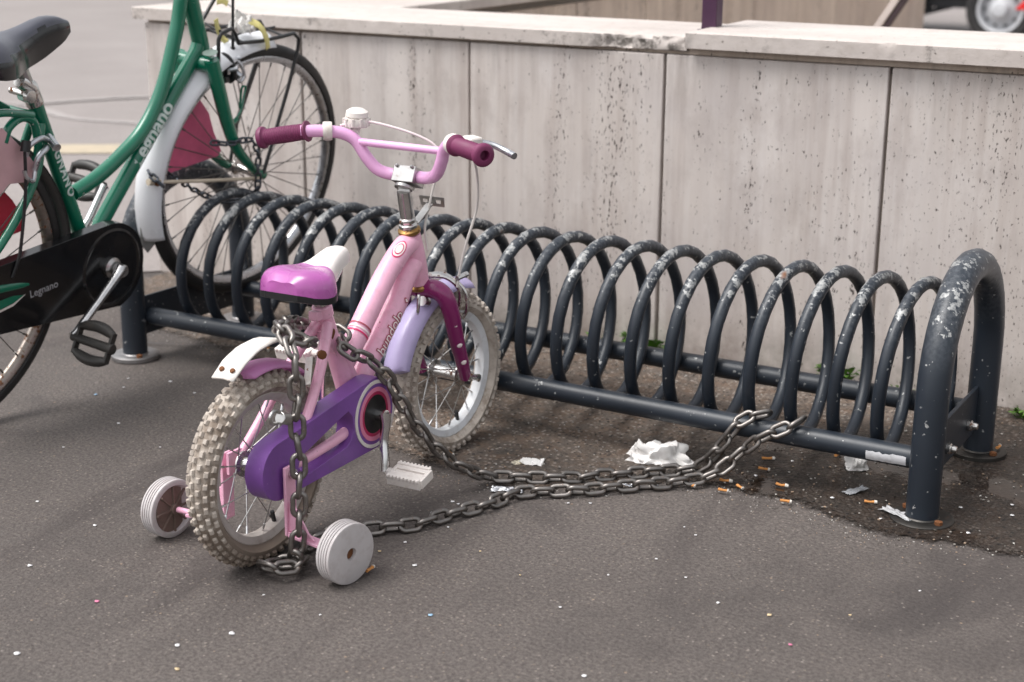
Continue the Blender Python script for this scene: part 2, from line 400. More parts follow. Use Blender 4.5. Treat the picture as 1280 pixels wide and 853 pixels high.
# ================================================================== SETTING
b = MB(); b.sheet([[(-90, -30, 0), (-90, 150, 0)], [(90, -30, 0), (90, 150, 0)]]); struct(b.build('ground', MA))
def flat(name, pts, z, mat):
    b = MB(); tri = tessellate_polygon([[Vector((x, y, 0)) for x, y in pts]]); vs = [b.bm.verts.new((x, y, z)) for x, y in pts]
    for t in tri:
        try: b.bm.faces.new([vs[i] for i in t])
        except ValueError: pass
    o = b.build(name, mat)
    for p in o.data.polygons:
        if p.normal.z < 0: p.flip()
    return o
d = Vector((.74, .67)); nn = Vector((-.67, .74))
def al(o, s, w): return (o[0]+d.x*s+nn.x*w, o[1]+d.y*s+nn.y*w)
P0 = (-.80, .40)
struct(flat('pavement', [al(P0, -14, 0), al(P0, .33, 0), (-.5, .68), (-.5, 7), al(P0, 40, 4), al(P0, 40, 100), al(P0, -60, 100), al(P0, -60, 0)], .004, MR))
yl = (-2.26, 2.09)
def wob(o, s0, s1, w, n=40, amp=.015):
    a, c = [], []
    for i in range(n+1):
        s = s0+(s1-s0)*i/n
        a.append(al(o, s, -w/2+noise.noise((s*3, 0, 1))*amp)); c.append(al(o, s, w/2+noise.noise((s*3, 4, 1))*amp))
    return a+c[::-1]
struct(flat('yellow_marking', wob(yl, -4, 1.6, .24, amp=.05), .008, M_yellow_line))
def curve_mark(pts, w):
    P = catmull([Vector((x, y, 0)) for x, y in pts], 10); a, c = [], []
    for i, p in enumerate(P):
        t = (P[min(i+1, len(P)-1)]-P[max(i-1, 0)]).normalized(); n_ = Vector((-t.y, t.x, 0)); ww = w*(.6+.7*abs(noise.noise((i*.3, 2, 0))))
        a.append((p.x-n_.x*ww, p.y-n_.y*ww)); c.append((p.x+n_.x*ww, p.y+n_.y*ww))
    return a+c[::-1]
struct(flat('white_marking', curve_mark([(-4.2, 2.6), (-3.71, 2.92), (-3.35, 2.86), (-3.0, 2.72), (-2.66, 2.76), (-2.2, 2.9)], .045), .008, M_white_line))
struct(flat('white_marking', curve_mark([(-3.55, 2.90), (-3.45, 3.15), (-3.30, 3.45), (-3.0, 3.75)], .045), .012, M_white_line))
# worn strip along the wall with a ragged edge
bd = [(-.5, .40), (-.2, .22), (.007, .18), (.15, .14), (.274, .118), (.5, -.02), (.74, -.17), (.988, -.233), (1.15, -.235), (1.28, -.16), (1.40, -.06), (1.5, -.045), (1.6, -.055), (1.70, -.09), (1.8, -.105), (1.98, -.072), (2.3, -.1), (3.6, -.1)]
P = catmull([Vector((x, y, 0)) for x, y in bd], 26)
edge = [(p.x, p.y+.02*noise.noise((p.x*9, 0, 3))+.011*noise.noise((p.x*45, 0, 9))+.005*noise.noise((p.x*160, 0, 9))) for p in P]
offs = [0, .008, .016, .026, .04, .06, .09]
b = MB(); rows = []; vals = []
for (x, y) in edge:
    ys = [y-.012+o_ for o_ in offs]+[y+(.72-y)*f for f in (.3, .5, .75, 1)]
    rows.append([(x, yy, .0035) for yy in ys]); vals += [min(1, o_/.05) for o_ in offs]+[1]*4
b.sheet(rows, smooth=False); wg = b.build('worn_ground', MD); struct(wg)
at_ = wg.data.attributes.new('inside', 'FLOAT', 'POINT'); at_.data.foreach_set('value', vals)
for p_ in wg.data.polygons:
    if p_.normal.z < 0: p_.flip()

# ------------------------------------------------------------------ stone wall with coping and stair well wing
wall = empty('stone_wall', Matrix.Translation((0, .6716, 0)) @ Matrix.Rotation(.011, 4, 'Z') @ Matrix.Rotation(.012, 4, 'X'))
tag(wall, 'low pale travertine wall with coping slabs running behind the bike rack', 'wall')
b = MB(); b.box((1.6, .17, .34), (4.2, .30, .69)); b.box((-.25, 3.05, .34), (.50, 5.46, .69)); b.build('wall_core', M_core, wall)
b = MB(); b.box((1.6, .012, .33), (4.24, .012, .68)); b.build('joint_mortar', M_joint, wall)
js = [-.532, -.017, .478, .981, 1.482, 1.985, 2.49, 2.99, 3.5]
for i in range(len(js)-1):
    b = MB(); x0, x1 = js[i]+(.0035 if i else 0), js[i+1]-.0035
    dy = [0, .002, 0, .001, .003, 0, 0, 0][i]
    b.box(((x0+x1)/2, dy-.001, .342), (x1-x0, .022, .684)); b.build('wall_panel', MT, wall, bevel=.0025)
b = MB(); b.box((1.5, .009, .6935), (4.06, .02, .017)); b.build('ledge_strip', MT2, wall, bevel=.002)
for k in range(11):            # side return on the left, and inner face of the stair well
    y0 = .012+k*.5
    b = MB(); b.box((-.521, y0+.25, .334), (.022, .488, .672)); b.build('wall_panel', MT, wall, bevel=.002)
for k in range(10):
    y0 = .34+k*.54
    b = MB(); b.box((.012, y0+.27, .20), (.024, .532, .94)); b.build('inner_panel', MT2, wall, bevel=.002)
def slab(x0, x1, y0, y1, z0, z1, name='coping_slab', rough0=False, rough1=False, brk=None):
    """a coping stone with worn, chipped edges"""
    nx = max(8, int((x1-x0)/.012)); b = MB(); rows = []
    prof = [(y1, z0), (y0+.012, z0), (y0, z0), (y0, z0+(z1-z0)*.35), (y0, z0+(z1-z0)*.7), (y0, z1-.002), (y0+.004, z1), (y0+.05, z1), (y1, z1)]
    for i in range(nx+1):
        x = x0+(x1-x0)*i/nx; r = []
        for j, (y, z) in enumerate(prof):
            dy = dz = 0
            if 2 <= j <= 6:
                dy = .0012*noise.noise((x*60, j*2, 0))
                if brk and brk[0] < x < brk[1]:
                    f = min(1, (x-brk[0])/.06, (brk[1]-x)/.02+.3)
                    q = noise.noise((x*38, j*1.7, 3))+.6*noise.noise((x*90, j*3.1, 5))
                    dy += f*(.008+.012*abs(q)+.004*(j-2)*(noise.noise((x*20, 0, 8))+.6)); dz = -f*.004*abs(q)*(j-2)/2 if j >= 4 else f*.002
                chipn = noise.noise((x*26, j*.4, 7))
                if j >= 5 and chipn > .42: dy += (chipn-.42)*.03; dz -= (chipn-.42)*.02
            r.append((x, y+dy, z+dz))
        rows.append(r)
    b.sheet(rows, smooth=False)
    for r, f in ((rows[0], 1), (rows[-1], 0)):
        vs = [b.bm.verts.new(Vector(p)) for p in r]; b.bm.faces.new(vs)
    vv = rows
    b.sheet([[rr[0] for rr in rows], [rr[-1] for rr in rows]], smooth=False)
    bmesh.ops.remove_doubles(b.bm, verts=b.bm.verts, dist=1e-5)
    return b.build(name, MC, wall)
slab(-.562, 1.034, -.026, .33, .693, .7245, brk=(.80, 1.04))
slab(1.038, 3.55, -.036, .325, .702, .736)
b = MB(); b.box((-.257, 3.10, .7088), (.61, 5.53, .031)); b.build('coping_slab', MC, wall, bevel=.004)

b = MB(); b.sheet([[(.03, 1.0, .012), (.03, 6.2, .012)], [(3.6, 1.0, .012), (3.6, 6.2, .012)]]); struct(b.build('bounce_floor', MT2))  # unseen pale floor added to bounce light onto the inner panels
# purple railing post standing on the coping, handrail down the stairs
b = MB(); b.box((0, 0, .27), (.036, .036, .54)); b.box((0, 0, .004), (.05, .05, .008))
tag(b.build('railing_post', PURP, None, bevel=.002), 'square dark purple metal post standing on the wall coping', 'post').location = (1.03, .80, .724)
hr = empty('handrail', Vector((.9, 2.5, .60))); tag(hr, 'sloping pale handrail with dark underside in the stair well', 'handrail')
a0, a1 = Vector((-.06, 0, -.06)), Vector((.26, 0, .46)); dd = (a1-a0).normalized(); Mr = Matrix((( -dd.z, 0, dd.x), (0, 1, 0), (dd.x, 0, dd.z))).transposed()
ln = (a1-a0).length
b = MB(); b.box((a0+a1)/2, (.022, .04, ln), Mr); b.build('rail', painted('rail_white', (.6, .52, .48), .6), hr, bevel=.003)
b = MB(); b.box((a0+a1)/2+Vector((dd.z, 0, -dd.x))*.021, (.016, .03, ln), Mr); b.build('underside_bar', painted('rail_dark', (.05, .03, .035), .6), hr, bevel=.002)  # separate dark bar along the underside of the rail

# truck seen past the end of the stair well
tr = empty('parked_truck', Vector((-.60, 9.6, 0))); tag(tr, 'parked vehicle with round holed white steel wheel on road behind the wall', 'truck')
DKG = painted('underbody', (.03, .032, .036), .6); TWH = painted('wheel_white', (.55, .56, .58), .4)
b = MB(); b.box((.35, .75, .78), (4.2, 1.4, .82)); b.build('body', painted('truck_body', (.06, .065, .075), .35), tr, bevel=.05)
b = MB(); b.box((.35, .8, .30), (3.6, 1.1, .12)); b.box((-.62, .28, .29), (.5, .3, .16)); b.tube([(-.9, .25, .2), (-.4, .25, .19), (-.1, .4, .28)], .02); b.build('underframe', DKG, tr, bevel=.01)
b = MB(); b.box((-.66, .10, .24), (.40, .03, .022)); b.build('side_rail', STL, tr, bevel=.004)
b = MB(); b.box((.50, -.02, .34), (.05, .03, .34)); b.build('mudflap', DKG, tr, bevel=.004)
b = MB(); b.prism([[(.42, .27), (.60, .27), (.60, .44), (.50, .36)]], lambda x, z: (x-.03, -.13, z), lambda x, z: (x-.03, -.11, z)); b.build('red_lamp', painted('lamp_red', (.7, .015, .015), .3), tr, bevel=.003)
b = MB(); b.prism([[(.50, .38), (2.4, .38), (2.4, 1.1), (.62, 1.1), (.50, .62)]], lambda x, z: (x, -.02, z), lambda x, z: (x, .02, z)); b.build('side_panel', painted('panel_red', (.5, .02, .02), .3), tr, bevel=.01)
wh = MB(); wh.lathe([(.155, -.07), (.175, -.075), (.18, -.06), (.17, -.02), (.15, .0), (.10, -.03), (.085, -.045), (.07, -.05), (.066, -.085), (.05, -.105), (0, -.112)], (0, 0, 0), (0, 1, 0), 40)
wo_ = wh.build('wheel', TWH, tr); wo_.location = (.27, 0, .262)
b = MB(); b.lathe([(.175, -.06), (.19, -.085), (.23, -.09), (.255, -.07), (.262, -.03), (.262, .06), (.24, .1), (.17, .1)], (0, 0, 0), (0, 1, 0), 48); b.build('tyre', RUB, wo_)
for k in range(10):
    a = 2*PI*k/10; b = MB(); b.lathe([(0, -.004), (.013, -.004), (.013, .004), (0, .004)], (.125*math.cos(a), -.0165, .125*math.sin(a)), (0, 1, 0), 12); b.build('hole', BLK, wo_)
# a dark car far beyond the wing, only its lower edge in view
fc = empty('parked_car', Matrix.Translation((-7.6, 11.2, 0)) @ Matrix.Rotation(R(28), 4, 'Z')); tag(fc, 'dark parked car far off at the top edge beyond the wall', 'car')
b = MB(); b.prism([[(-1.9, .2), (1.9, .2), (1.95, .7), (1.2, .82), (.6, 1.25), (-1.0, 1.28), (-1.7, .85), (-1.95, .7)]], lambda x, z: (x, -.75, z), lambda x, z: (x, .75, z)); b.build('body', painted('car_dark', (.02, .022, .025), .3), fc, bevel=.06)
for sx in (-1.2, 1.2):
    b = MB(); b.lathe([(0, -.05), (.17, -.06), (.19, -.08), (.27, -.07), (.29, 0), (.29, .12), (0, .12)], (sx, -.72, .29), (0, 1, 0), 28); b.build('wheel', RUB, fc)

# ================================================================== BIKE RACK
L_, W_ = 1.7925, .3746
rack = empty('bike_rack', Vector((0, 0, 0))); tag(rack, 'dark blue grey spiral bike rack with worn crowns standing along the wall', 'bike rack')
def hoop(x):
    r = W_/2; zt = .405-r
    pts = [(x, 0, .0), (x, 0, .08), (x, 0, zt)]+[(x, r-r*math.cos(a), zt+r*math.sin(a)) for a in [PI*k/16 for k in range(1, 16)]]+[(x, W_, zt), (x, W_, .08), (x, W_, 0)]
    b = MB(); b.tube(pts, .0275, 24); return b.build('hoop', MRK, rack)
for x in (0, L_):
    hoop(x)
    for y in (0, W_):
        zp = -.0035 if (x > 1 and y < .1) else .002
        b = MB(); b.lathe([(0, 0), (.054, 0), (.054, .0085), (.051, .0105), (.03, .0105), (.028, .0125), (0, .0125)], (x, y, zp), (0, 0, 1), 36)
        o = b.build('base_plate', metal('plate_steel%d' % int(x+y*10), ((.34, .33, .33) if x < 1 else (.09, .085, .08)), .5, .02), rack)
        for k in range(2):
            a = k*3.1-.6; b = MB(); b.lathe([(0, .0), (.007, 0), (.007, .006), (0, .008)], (x+.042*math.cos(a), y+.042*math.sin(a), zp+.0102), (0, 0, 1), 6); b.build('anchor_bolt', RST, rack)
for y in (.0326, .342):
    b = MB(); b.tube([(.024, y, .0961), (.6, y, .0961), (1.2, y, .0961), (L_-.024, y, .0961)], .0196, 22); b.build('rail_tube', MRK, rack)
for x in (.012, L_-.006):
    b = MB(); b.box((x, W_/2, .098), (.007, W_-.04, .088)); b.build('end_plate', MRK, rack, bevel=.001)
    for y in (.14, .285):
        b = MB(); sx = 1 if x > 1 else -1
        b.lathe([(0, 0), (.0105, 0), (.0105, .007), (.008, .009), (.0078, .012), (.006, .018), (0, .02)], (x+sx*.004, y, .085), (sx, 0, 0), 10); b.build('bolt', CHRR, rack)
X0, PT = .13897, .07879
pts = []
for k in range(21*28+1):
    th = -PI+2*PI*k/28; t = th/(2*PI)
    pts.append((X0+PT*t, .187+.155*math.sin(th), .207+.156*math.cos(th)))
b = MB(); b.tube(pts, .0118, 12); b.build('spiral', MRK, rack)
rows = []
for i in range(13):
    x = 1.684+.070*i/12; rows.append([(x, .0326-.0201*math.cos(a), .0961+.0201*math.sin(a)) for a in [R(-38+(4 if i > 8 else 0)+noise.noise((i*.9, 0, 0))*6+(50-noise.noise((i*.7, 3, 0))*12)*k/6) for k in range(7)]])
b = MB(); b.sheet(rows); b.build('torn_sticker', painted('foil', (.62, .62, .64), .35, dirt=(.2, .2, .2)), rack)

# ================================================================== helpers for bikes
def make_spokes(parent, mat, Rr, rh, hw, n, r=.0012, name='spoke', nip=None, cross=3):
    for k in range(n):
        a = 2*PI*k/n; sgn = 1 if k % 2 else -1; off = cross*(1 if (k//2) % 2 else -1)*2*PI/n*.9
        p0 = Vector((sgn*hw, rh*math.cos(a+off), rh*math.sin(a+off))); p1 = Vector((sgn*.002, Rr*math.cos(a), Rr*math.sin(a)))
        b = MB(); b.tube([p0, p1], r, 6, mi=0); q = p1+(p0-p1).normalized()*.012; b.tube([p1, q], r*1.9, 6, mi=1)
        b.build(name, [mat, nip or mat], parent)
def text_mesh(txt, size, mat, parent, name, fn, bold=0.0, spacing=1.0):
    """lettering as a thin mesh, every vertex sent through fn(along, across, 0..1 height)"""
    cu = bpy.data.curves.new(name, 'FONT'); cu.body = txt; cu.size = size; cu.offset = bold; cu.space_character = spacing
    cu.align_x = 'CENTER'; cu.align_y = 'CENTER'; cu.resolution_u = 4
    ob = bpy.data.objects.new('tmp', cu); C.objects.link(ob); dg = bpy.context.evaluated_depsgraph_get()
    me = bpy.data.meshes.new_from_object(ob.evaluated_get(dg)); bpy.data.objects.remove(ob)
    bm = bmesh.new(); bm.from_mesh(me); bmesh.ops.subdivide_edges(bm, edges=[e for e in bm.edges if e.calc_length() > size*.12], cuts=1)
    bmesh.ops.triangulate(bm, faces=bm.faces)
    for v in bm.verts: v.co = Vector(fn(v.co.x, v.co.y))
    bm.to_mesh(me); bm.free(); me.materials.clear(); me.materials.append(mat); me.name = name
    o = bpy.data.objects.new(name, me); C.objects.link(o); o.parent = parent; return o
def on_tube(a, bq, r, side):
    """letters wrapped on a straight tube from a to b, facing 'side'"""
    a, bq = Vector(a), Vector(bq); T = (bq-a).normalized(); m = (a+bq)/2; sd = Vector(side); sd = (sd-T*sd.dot(T)).normalized(); cr = sd.cross(T)
    def fn(x, y):
        an = y/r; return m+T*x+(sd*math.cos(an)-cr*math.sin(an)*-1)*r if False else m+T*x+sd*math.cos(an)*r+T.cross(sd)*-math.sin(an)*-1*r
    return fn

# ================================================================== CHILD'S BIKE
KH = 1.60
kid = empty('childs_bike', Matrix.Translation((.942, -.705, 0)) @ Matrix.Rotation(KH-PI/2, 4, 'Z'))
tag(kid, "small pink and purple child's bicycle with stabilisers chained in front of the rack", 'bicycle')
def kid_wheel(s, zc, Ro, rt_, steer, mat):
    # rim is the wheel mesh; axle along local X
    Rl = .122
    b = MB(); b.lathe([(Rl, .013), (Rl-.003, .0145), (Rl-.007, .0130), (Rl-.014, .010), (Rl-.0165, 0), (Rl-.014, -.010), (Rl-.007, -.0130), (Rl-.003, -.0145), (Rl, -.013), (Rl-.003, -.009), (Rl-.003, .009)], axis=(1, 0, 0), n=72, closed=True)
    w = b.build('wheel', RIMW if s > .3 else RIMD, kid); w.location = (0, s, zc); w.rotation_euler = (0, 0, steer)
    b = MB(); prof = []
    cr = Ro-rt_*.98
    for k in range(20):
        a = 2*PI*k/20; ex = 1 if math.cos(a) > -.3 else .9
        prof.append((max(cr+rt_*.95*math.cos(a)*ex, Rl-.0015), rt_*math.sin(a)*(1 if math.cos(a) > -.2 else .72)))
    b.lathe(prof, axis=(1, 0, 0), n=96, closed=True)
    n = 50; rnd = random.Random(3)
    rows = [(-66, 0), (-40, .5), (-13, 0), (13, .5), (40, 0), (66, .5)]
    for k in range(n):
        for dg, ph in rows:
            th = 2*PI*(k+ph)/n; a = R(dg)
            rr = cr+(rt_*.95+.0012)*math.cos(a); x = (rt_*1.0+.001)*math.sin(a)
            rad = Vector((0, math.cos(th), math.sin(th))); tan = Vector((0, -math.sin(th), math.cos(th)))
            nrm = (rad*math.cos(a)+Vector((1, 0, 0))*math.sin(a)); lat = tan.cross(nrm)
            M = Matrix((tan, lat, nrm)).transposed(); h = .0044
            f = rnd.uniform(.85, 1.1); L1 = .0100*f
            c = rad*rr+Vector((x, 0, 0))+nrm*.0012; vs = []
            for sz, sh in ((-1, 1.0), (1, .72)):
                for sx, sy in ((-1, -1), (1, -1), (1, 1), (-1, 1)): vs.append(b.bm.verts.new(c+M @ Vector((sx*L1*.5*sh, sy*.0072*.5*sh, sz*h*.5))))
            for f_ in ((4, 5, 6, 7), (0, 1, 5, 4), (1, 2, 6, 5), (2, 3, 7, 6), (3, 0, 4, 7)): b.bm.faces.new([vs[i] for i in f_]).material_index = 1
    b.build('tyre', mat, w)
    b = MB(); b.lathe([(0, -.047), (.0055, -.047), (.0055, -.036), (.012, -.034), (.0125, -.031), (.021, -.0305), (.021, -.028), (.0125, -.027), (.0115, -.01), (.0115, .01), (.0125, .027), (.021, .028), (.021, .0305), (.0125, .031), (.012, .034), (.0055, .036), (.0055, .047), (0, .047)], axis=(1, 0, 0), n=28)
    b.build('hub', CHRR, w)
    make_spokes(w, STL, Rl-.016, .018, .029, 20, .0011, nip=CHR, cross=2)
    b = MB(); b.tube([(.001, (Rl-.012)*.3, -(Rl-.012)*.953), (.002, (Rl-.035)*.3, -(Rl-.035)*.953)], .0035, 8); b.build('valve', BLK, w)
    return w
RIMW = painted('rim_white', (.66, .67, .69), .3, dirt=(.45, .42, .40)); RIMD = painted('rim_dirty', (.42, .38, .35), .45, dirt=(.22, .17, .13))
TYF = [m_kidtyre(.15, 'tyre_front_carcass', .07), m_kidtyre(.08, 'tyre_front_knob', -.06)]; TYR = [m_kidtyre(.6, 'tyre_rear_carcass', .20), m_kidtyre(.6, 'tyre_rear_knob', -.05)]
kw_r = kid_wheel(0, .153, .153, .0235, 0, TYR); kw_f = kid_wheel(.569, .154, .154, .0255, -R(4), TYF)

# frame
b = MB()
ST0, ST1 = Vector((0, .178, .366)), Vector((0, .262, .165))
b.tube([ST0, ST0.lerp(ST1, .3), ST0.lerp(ST1, .5), ST1], [.0135, .0135, .017, .019], 20)
b.tube(catmull([(0, .452, .425), (0, .43, .425), (0, .403, .412), (0, .359, .380), (0, .314, .338), (0, .275, .300), (0, .247, .272), (0, .225, .25)], 6), [.019, .0195, .0195, .0195, .019, .0175], 24)
b.tube(catmull([(0, .466, .385), (0, .445, .385), (0, .417, .362), (0, .392, .328), (0, .341, .281), (0, .301, .245), (0, .262, .20), (0, .245, .168)], 6), [.018, .021, .0215, .0215, .021, .020], 24)
b.tube([(0, .4425, .442), (0, .452, .41), (0, .464, .372), (0, .4715, .349)], [.0185, .0205, .020, .018], 24)
b.lathe([(0, -.034), (.021, -.034), (.021, .034), (0, .034)], (0, .247, .168), (1, 0, 0), 24)
for s in (-1, 1):
    b.tube(catmull([(s*.010, .178, .343), (s*.030, .125, .280), (s*.041, .06, .205), (s*.044, .004, .158)], 5), [.0095, .0085, .0075], 14)
    b.tube(catmull([(s*.018, .236, .165), (s*.036, .18, .160), (s*.043, .09, .156), (s*.044, .0, .153)], 5), [.0105, .009, .0075], 14)
    b.box((s*.044, -.004, .156), (.005, .035, .035))
    b.tube([(s*.006, .20, .315), (s*.012, .262, .2)], .010, 10)
b.prism([[(.183, .345), (.232, .262), (.213, .262), (.168, .33)]], lambda y, z: (-.010, y, z), lambda y, z: (.010, y, z))
frame = b.build('frame', PK, kid, bevel=0)
b = MB(); b.tube([(0, .1755, .374), (0, .1815, .354)], .0165, 20); b.box((0, .160, .360), (.018, .018, .016)); b.build('seat_clamp', PK, kid, bevel=.002)
b = MB(); b.tube([(0, .168, .41), (0, .176, .375)], .0125, 18); b.lathe([(.0, -.022), (.012, -.022), (.012, -.013), (.007, -.012), (.007, .012), (.012, .013), (.012, .022), (0, .022)], (0, .166, .398), (1, 0, 0), 14); b.build('seat_post', CHRR, kid)
# bands and decals on the tubes
def band(p, t, r, w, mat, name):
    p, t = Vector(p), Vector(t).normalized(); b = MB(); b.tube([p-t*w/2, p+t*w/2], r, 28, caps=False); return b.build(name, mat, frame)
tdir = (0, -.037, -.030)
for f, mt in ((0, INKR), (.007, PINKW), (.014, HOT)):
    band((0, .2840-f*.72, .3085-f*.70), tdir, .0204, .003, mt, 'stripe')
side = Vector((1, .25, .0))
A_, B_ = Vector((0, .301, .245)), Vector((0, .392, .328))
SD = Vector((.82, -.42, -.22))
def wrap(a, bq, r, side, flip=1):
    a, bq = Vector(a), Vector(bq); T = (bq-a).normalized(); m = (a+bq)/2; sd = Vector(side); sd = (sd-T*sd.dot(T)).normalized(); cr = sd.cross(T)*flip
    def fn(x, y):
        an = y/r; return m+T*x+(sd*math.cos(an)+cr*math.sin(an))*r
    return fn
text_mesh('bundolp', .027, INKR, frame, 'lettering_outline', wrap(A_, B_, .0226, SD), bold=.0016)
text_mesh('bundolp', .027, PINKW, frame, 'lettering', wrap(A_, B_, .0230, SD), bold=.0001)
def decal(fn_pts, mat, name, r, parent, a, bq, sd):
    f = wrap(a, bq, r, sd); b = MB(); tri = tessellate_polygon([[Vector((x, y, 0)) for x, y in fn_pts]]); vs = [b.bm.verts.new(f(x, y)) for x, y in fn_pts]
    for t in tri: b.bm.faces.new([vs[i] for i in t])
    return b.build(name, mat, parent)
heart = [(16*math.sin(t)**3*.00034, (13*math.cos(t)-5*math.cos(2*t)-2*math.cos(3*t)-math.cos(4*t))*.00034) for t in [2*PI*k/24 for k in range(24)]]
hrt = [(y+.068, -x) for x, y in heart]
decal([(x*1.0+.0, y*1.25) for x, y in hrt], INKR, 'heart', .0228, frame, A_, B_, SD)
decal([((x-.068)*.6+.068, y*.72) for x, y in hrt], PINKW, 'heart_fill', .0232, frame, A_, B_, SD)
# oval badge at the front of the upper tube
ov = lambda k_: [(k_*.016*math.cos(t), k_*.0085*math.sin(t)) for t in [2*PI*k/28 for k in range(28)]]
UA, UB = (0, .385, .399), (0, .42, .421); USD = Vector((.45, -.62, .6))
for k_, mt, r in ((1.25, HOT, .0208), (1.08, PINKW, .0211), (.80, HOT, .0214), (.66, SEATW, .0217)): decal(ov(k_), mt, 'badge', r, frame, UA, UB, USD)
decal([(x, y*.9) for x, y in [((13*math.cos(t)-5*math.cos(2*t)-2*math.cos(3*t)-math.cos(4*t))*.0007, 16*math.sin(t)**3*.0006) for t in [2*PI*k/24 for k in range(24)]]], RST, 'rusty_heart', .0142, frame, ST1, ST0+(ST0-ST1)*.62, (.7, -.7, .1))
# headset
for nm, p, rr, mt in (('headset_cup', (0, .4405, .449), .0185, GOLD), ('lower_cup', (0, .4735, .343), .0195, GOLD)):
    b = MB(); t = Vector((0, -.3, 1)).normalized(); b.lathe([(0, -.006), (rr-.002, -.006), (rr+.0015, -.003), (rr+.0015, .002), (rr-.003, .006), (0, .006)], p, t, 28); b.build(nm, mt, kid)
b = MB(); b.lathe([(0, 0), (.0175, 0), (.0175, .006), (.014, .009), (.015, .011), (.015, .016), (.012, .019), (0, .019)], (0, .439, .455), (0, -.3, 1), 8, smooth=False); b.build('headset_nut', CHRR, kid, bevel=.001)
# perforated reflector bracket in front of the stem
b = MB(); b.prism([[(-.024, -.009), (.024, -.009), (.026, .009), (-.026, .009)], [(-.019, -.003), (-.009, -.003), (-.009, .003), (-.019, .003)][::-1], [(.008, -.003), (.018, -.003), (.018, .003), (.008, .003)][::-1]], lambda x, z: (x+.012, .497-z*.25, .492+z), lambda x, z: (x+.012, .4985-z*.25, .492+z))
b.box((.008, .472, .474), (.014, .055, .002), Matrix.Rotation(R(28), 3, 'X')); b.build('reflector_bracket', STL, kid)
# stem
b = MB(); b.tube([(0, .438, .462), (0, .425, .520)], .0128, 22); b.build('stem', CHR, kid)
b = MB(); b.tube([(0, .423, .524), (0, .4265, .530)], .0165, 20); b.tube([(0, .423, .523), (0, .441, .530)], [.014, .013], 16); b.box((0, .441, .543), (.044, .040, .029), Matrix.Rotation(R(-25), 3, 'X'))
for sx in (-1, 1):
    for sy in (-1, 1): b.tube([(sx*.015, .440+sy*.0135, .555+sy*-.006), (sx*.015, .440+sy*.0135, .5605+sy*-.006)], .0032, 8)
b.build('stem_clamp', STL, kid, bevel=.003)
# handlebar
def sm(P, n=8): return catmull(P, n)
bar = [(.135, .383, .615), (.108, .397, .613), (.092, .407, .600), (.083, .413, .580), (.066, .424, .556), (.040, .436, .545), (.0, .441, .545), (-.035, .438, .545), (-.058, .430, .553), (-.076, .422, .575), (-.092, .416, .601), (-.110, .406, .613), (-.135, .388, .618), (-.17, .362, .618)]
b = MB(); b.tube(sm(bar, 7), .0108, 18); b.tube([(.088, .409, .599), (-.088, .416, .600)], .0066, 14); hb = b.build('handlebar', PKL, kid)
def grip(p0, p1, name, mat):
    p0, p1 = Vector(p0), Vector(p1); T = (p1-p0); ln = T.length; b = MB(); prof = [(.011, -.002), (.0180, -.001), (.0185, .001), (.0165, .0035)]
    n = 34
    for k in range(n): 
        h = .006+(ln-.018)*k/(n-1); prof.append((.0129+(.0012 if k % 2 else 0)+.0010*math.sin(PI*k/n), h))
    prof += [(.015, ln-.011), (.0188, ln-.009), (.0196, ln-.004), (.018, ln-.0005), (.014, ln+.002), (.0085, ln+.002), (.0075, ln-.012), (0, ln-.012)]
    b.lathe(prof, p0, T, 28); return b.build(name, mat, hb)
grip((.125, .390, .614), (.213, .330, .613), 'grip', GRIP); grip((-.160, .369, .618), (-.250, .353, .601), 'grip', GRIP)
b = MB(); b.lathe([(0, -.008), (.0165, -.008), (.0175, -.005), (.0175, .005), (.0165, .008), (0, .008)], (.117, .396, .6145), (.83, -.55, 0), 20); b.build('brake_collar', WHP, kid)
b = MB(); b.lathe([(0, -.008), (.0155, -.008), (.0165, -.005), (.0165, .005), (.0155, .008), (0, .008)], (-.132, .389, .618), (.81, .58, .01), 20); b.build('collar', WHP, kid)
b = MB(); b.box((.143, .412, .621), (.034, .024, .014), Matrix.Rotation(R(-30), 3, 'Z')); b.build('lever_housing', WHP, kid, bevel=.004)
b = MB(); b.tube(sm([(.140, .425, .618), (.165, .440, .612), (.19, .442, .603), (.212, .432, .598)], 5), [.005, .0055, .006], 10); b.build('brake_lever', ALU, kid)
# bell
b = MB(); b.tube([(-.099, .418, .605), (-.101, .430, .622)], .0085, 12); b.lathe([(0, 0), (.010, 0), (.0215, .003), (.023, .010), (.0205, .017), (.018, .0185), (.0205, .020), (.019, .028), (.012, .0325), (0, .034)], (-.101, .432, .622), (.10, -.05, 1), 22)
bl = b.build('bell', WHP, kid)
for k in range(10):
    a = 2*PI*k/10; b = MB(); b.tube([(-.101+.0215*math.cos(a), .432+.0215*math.sin(a), .625), (-.1+.0215*math.cos(a), .431+.0215*math.sin(a), .638)], .003, 8); b.build('knurl', WHP, bl)
# cables
CAB = painted('cable_white', (.62, .58, .55), .5)
b = MB(); b.tube(sm([(.118, .42, .612), (.09, .47, .60), (.04, .50, .575), (.018, .50, .53), (.012, .49, .49), (.014, .47, .45), (.02, .468, .41)], 8), .0022, 8); b.build('brake_cable', CAB, kid)
b = MB(); b.tube(sm([(.10, .43, .605), (.095, .49, .585), (.085, .53, .54), (.076, .545, .48), (.062, .535, .42), (.052, .53, .375), (.05, .52, .335)], 8), .0024, 8); b.build('brake_cable', CAB, kid)
b = MB(); b.tube(sm([(-.12, .41, .626), (-.085, .43, .634), (-.03, .455, .622), (.02, .475, .602), (.045, .485, .575)], 8), .0022, 8); b.build('bell_cable', PINKW, kid)
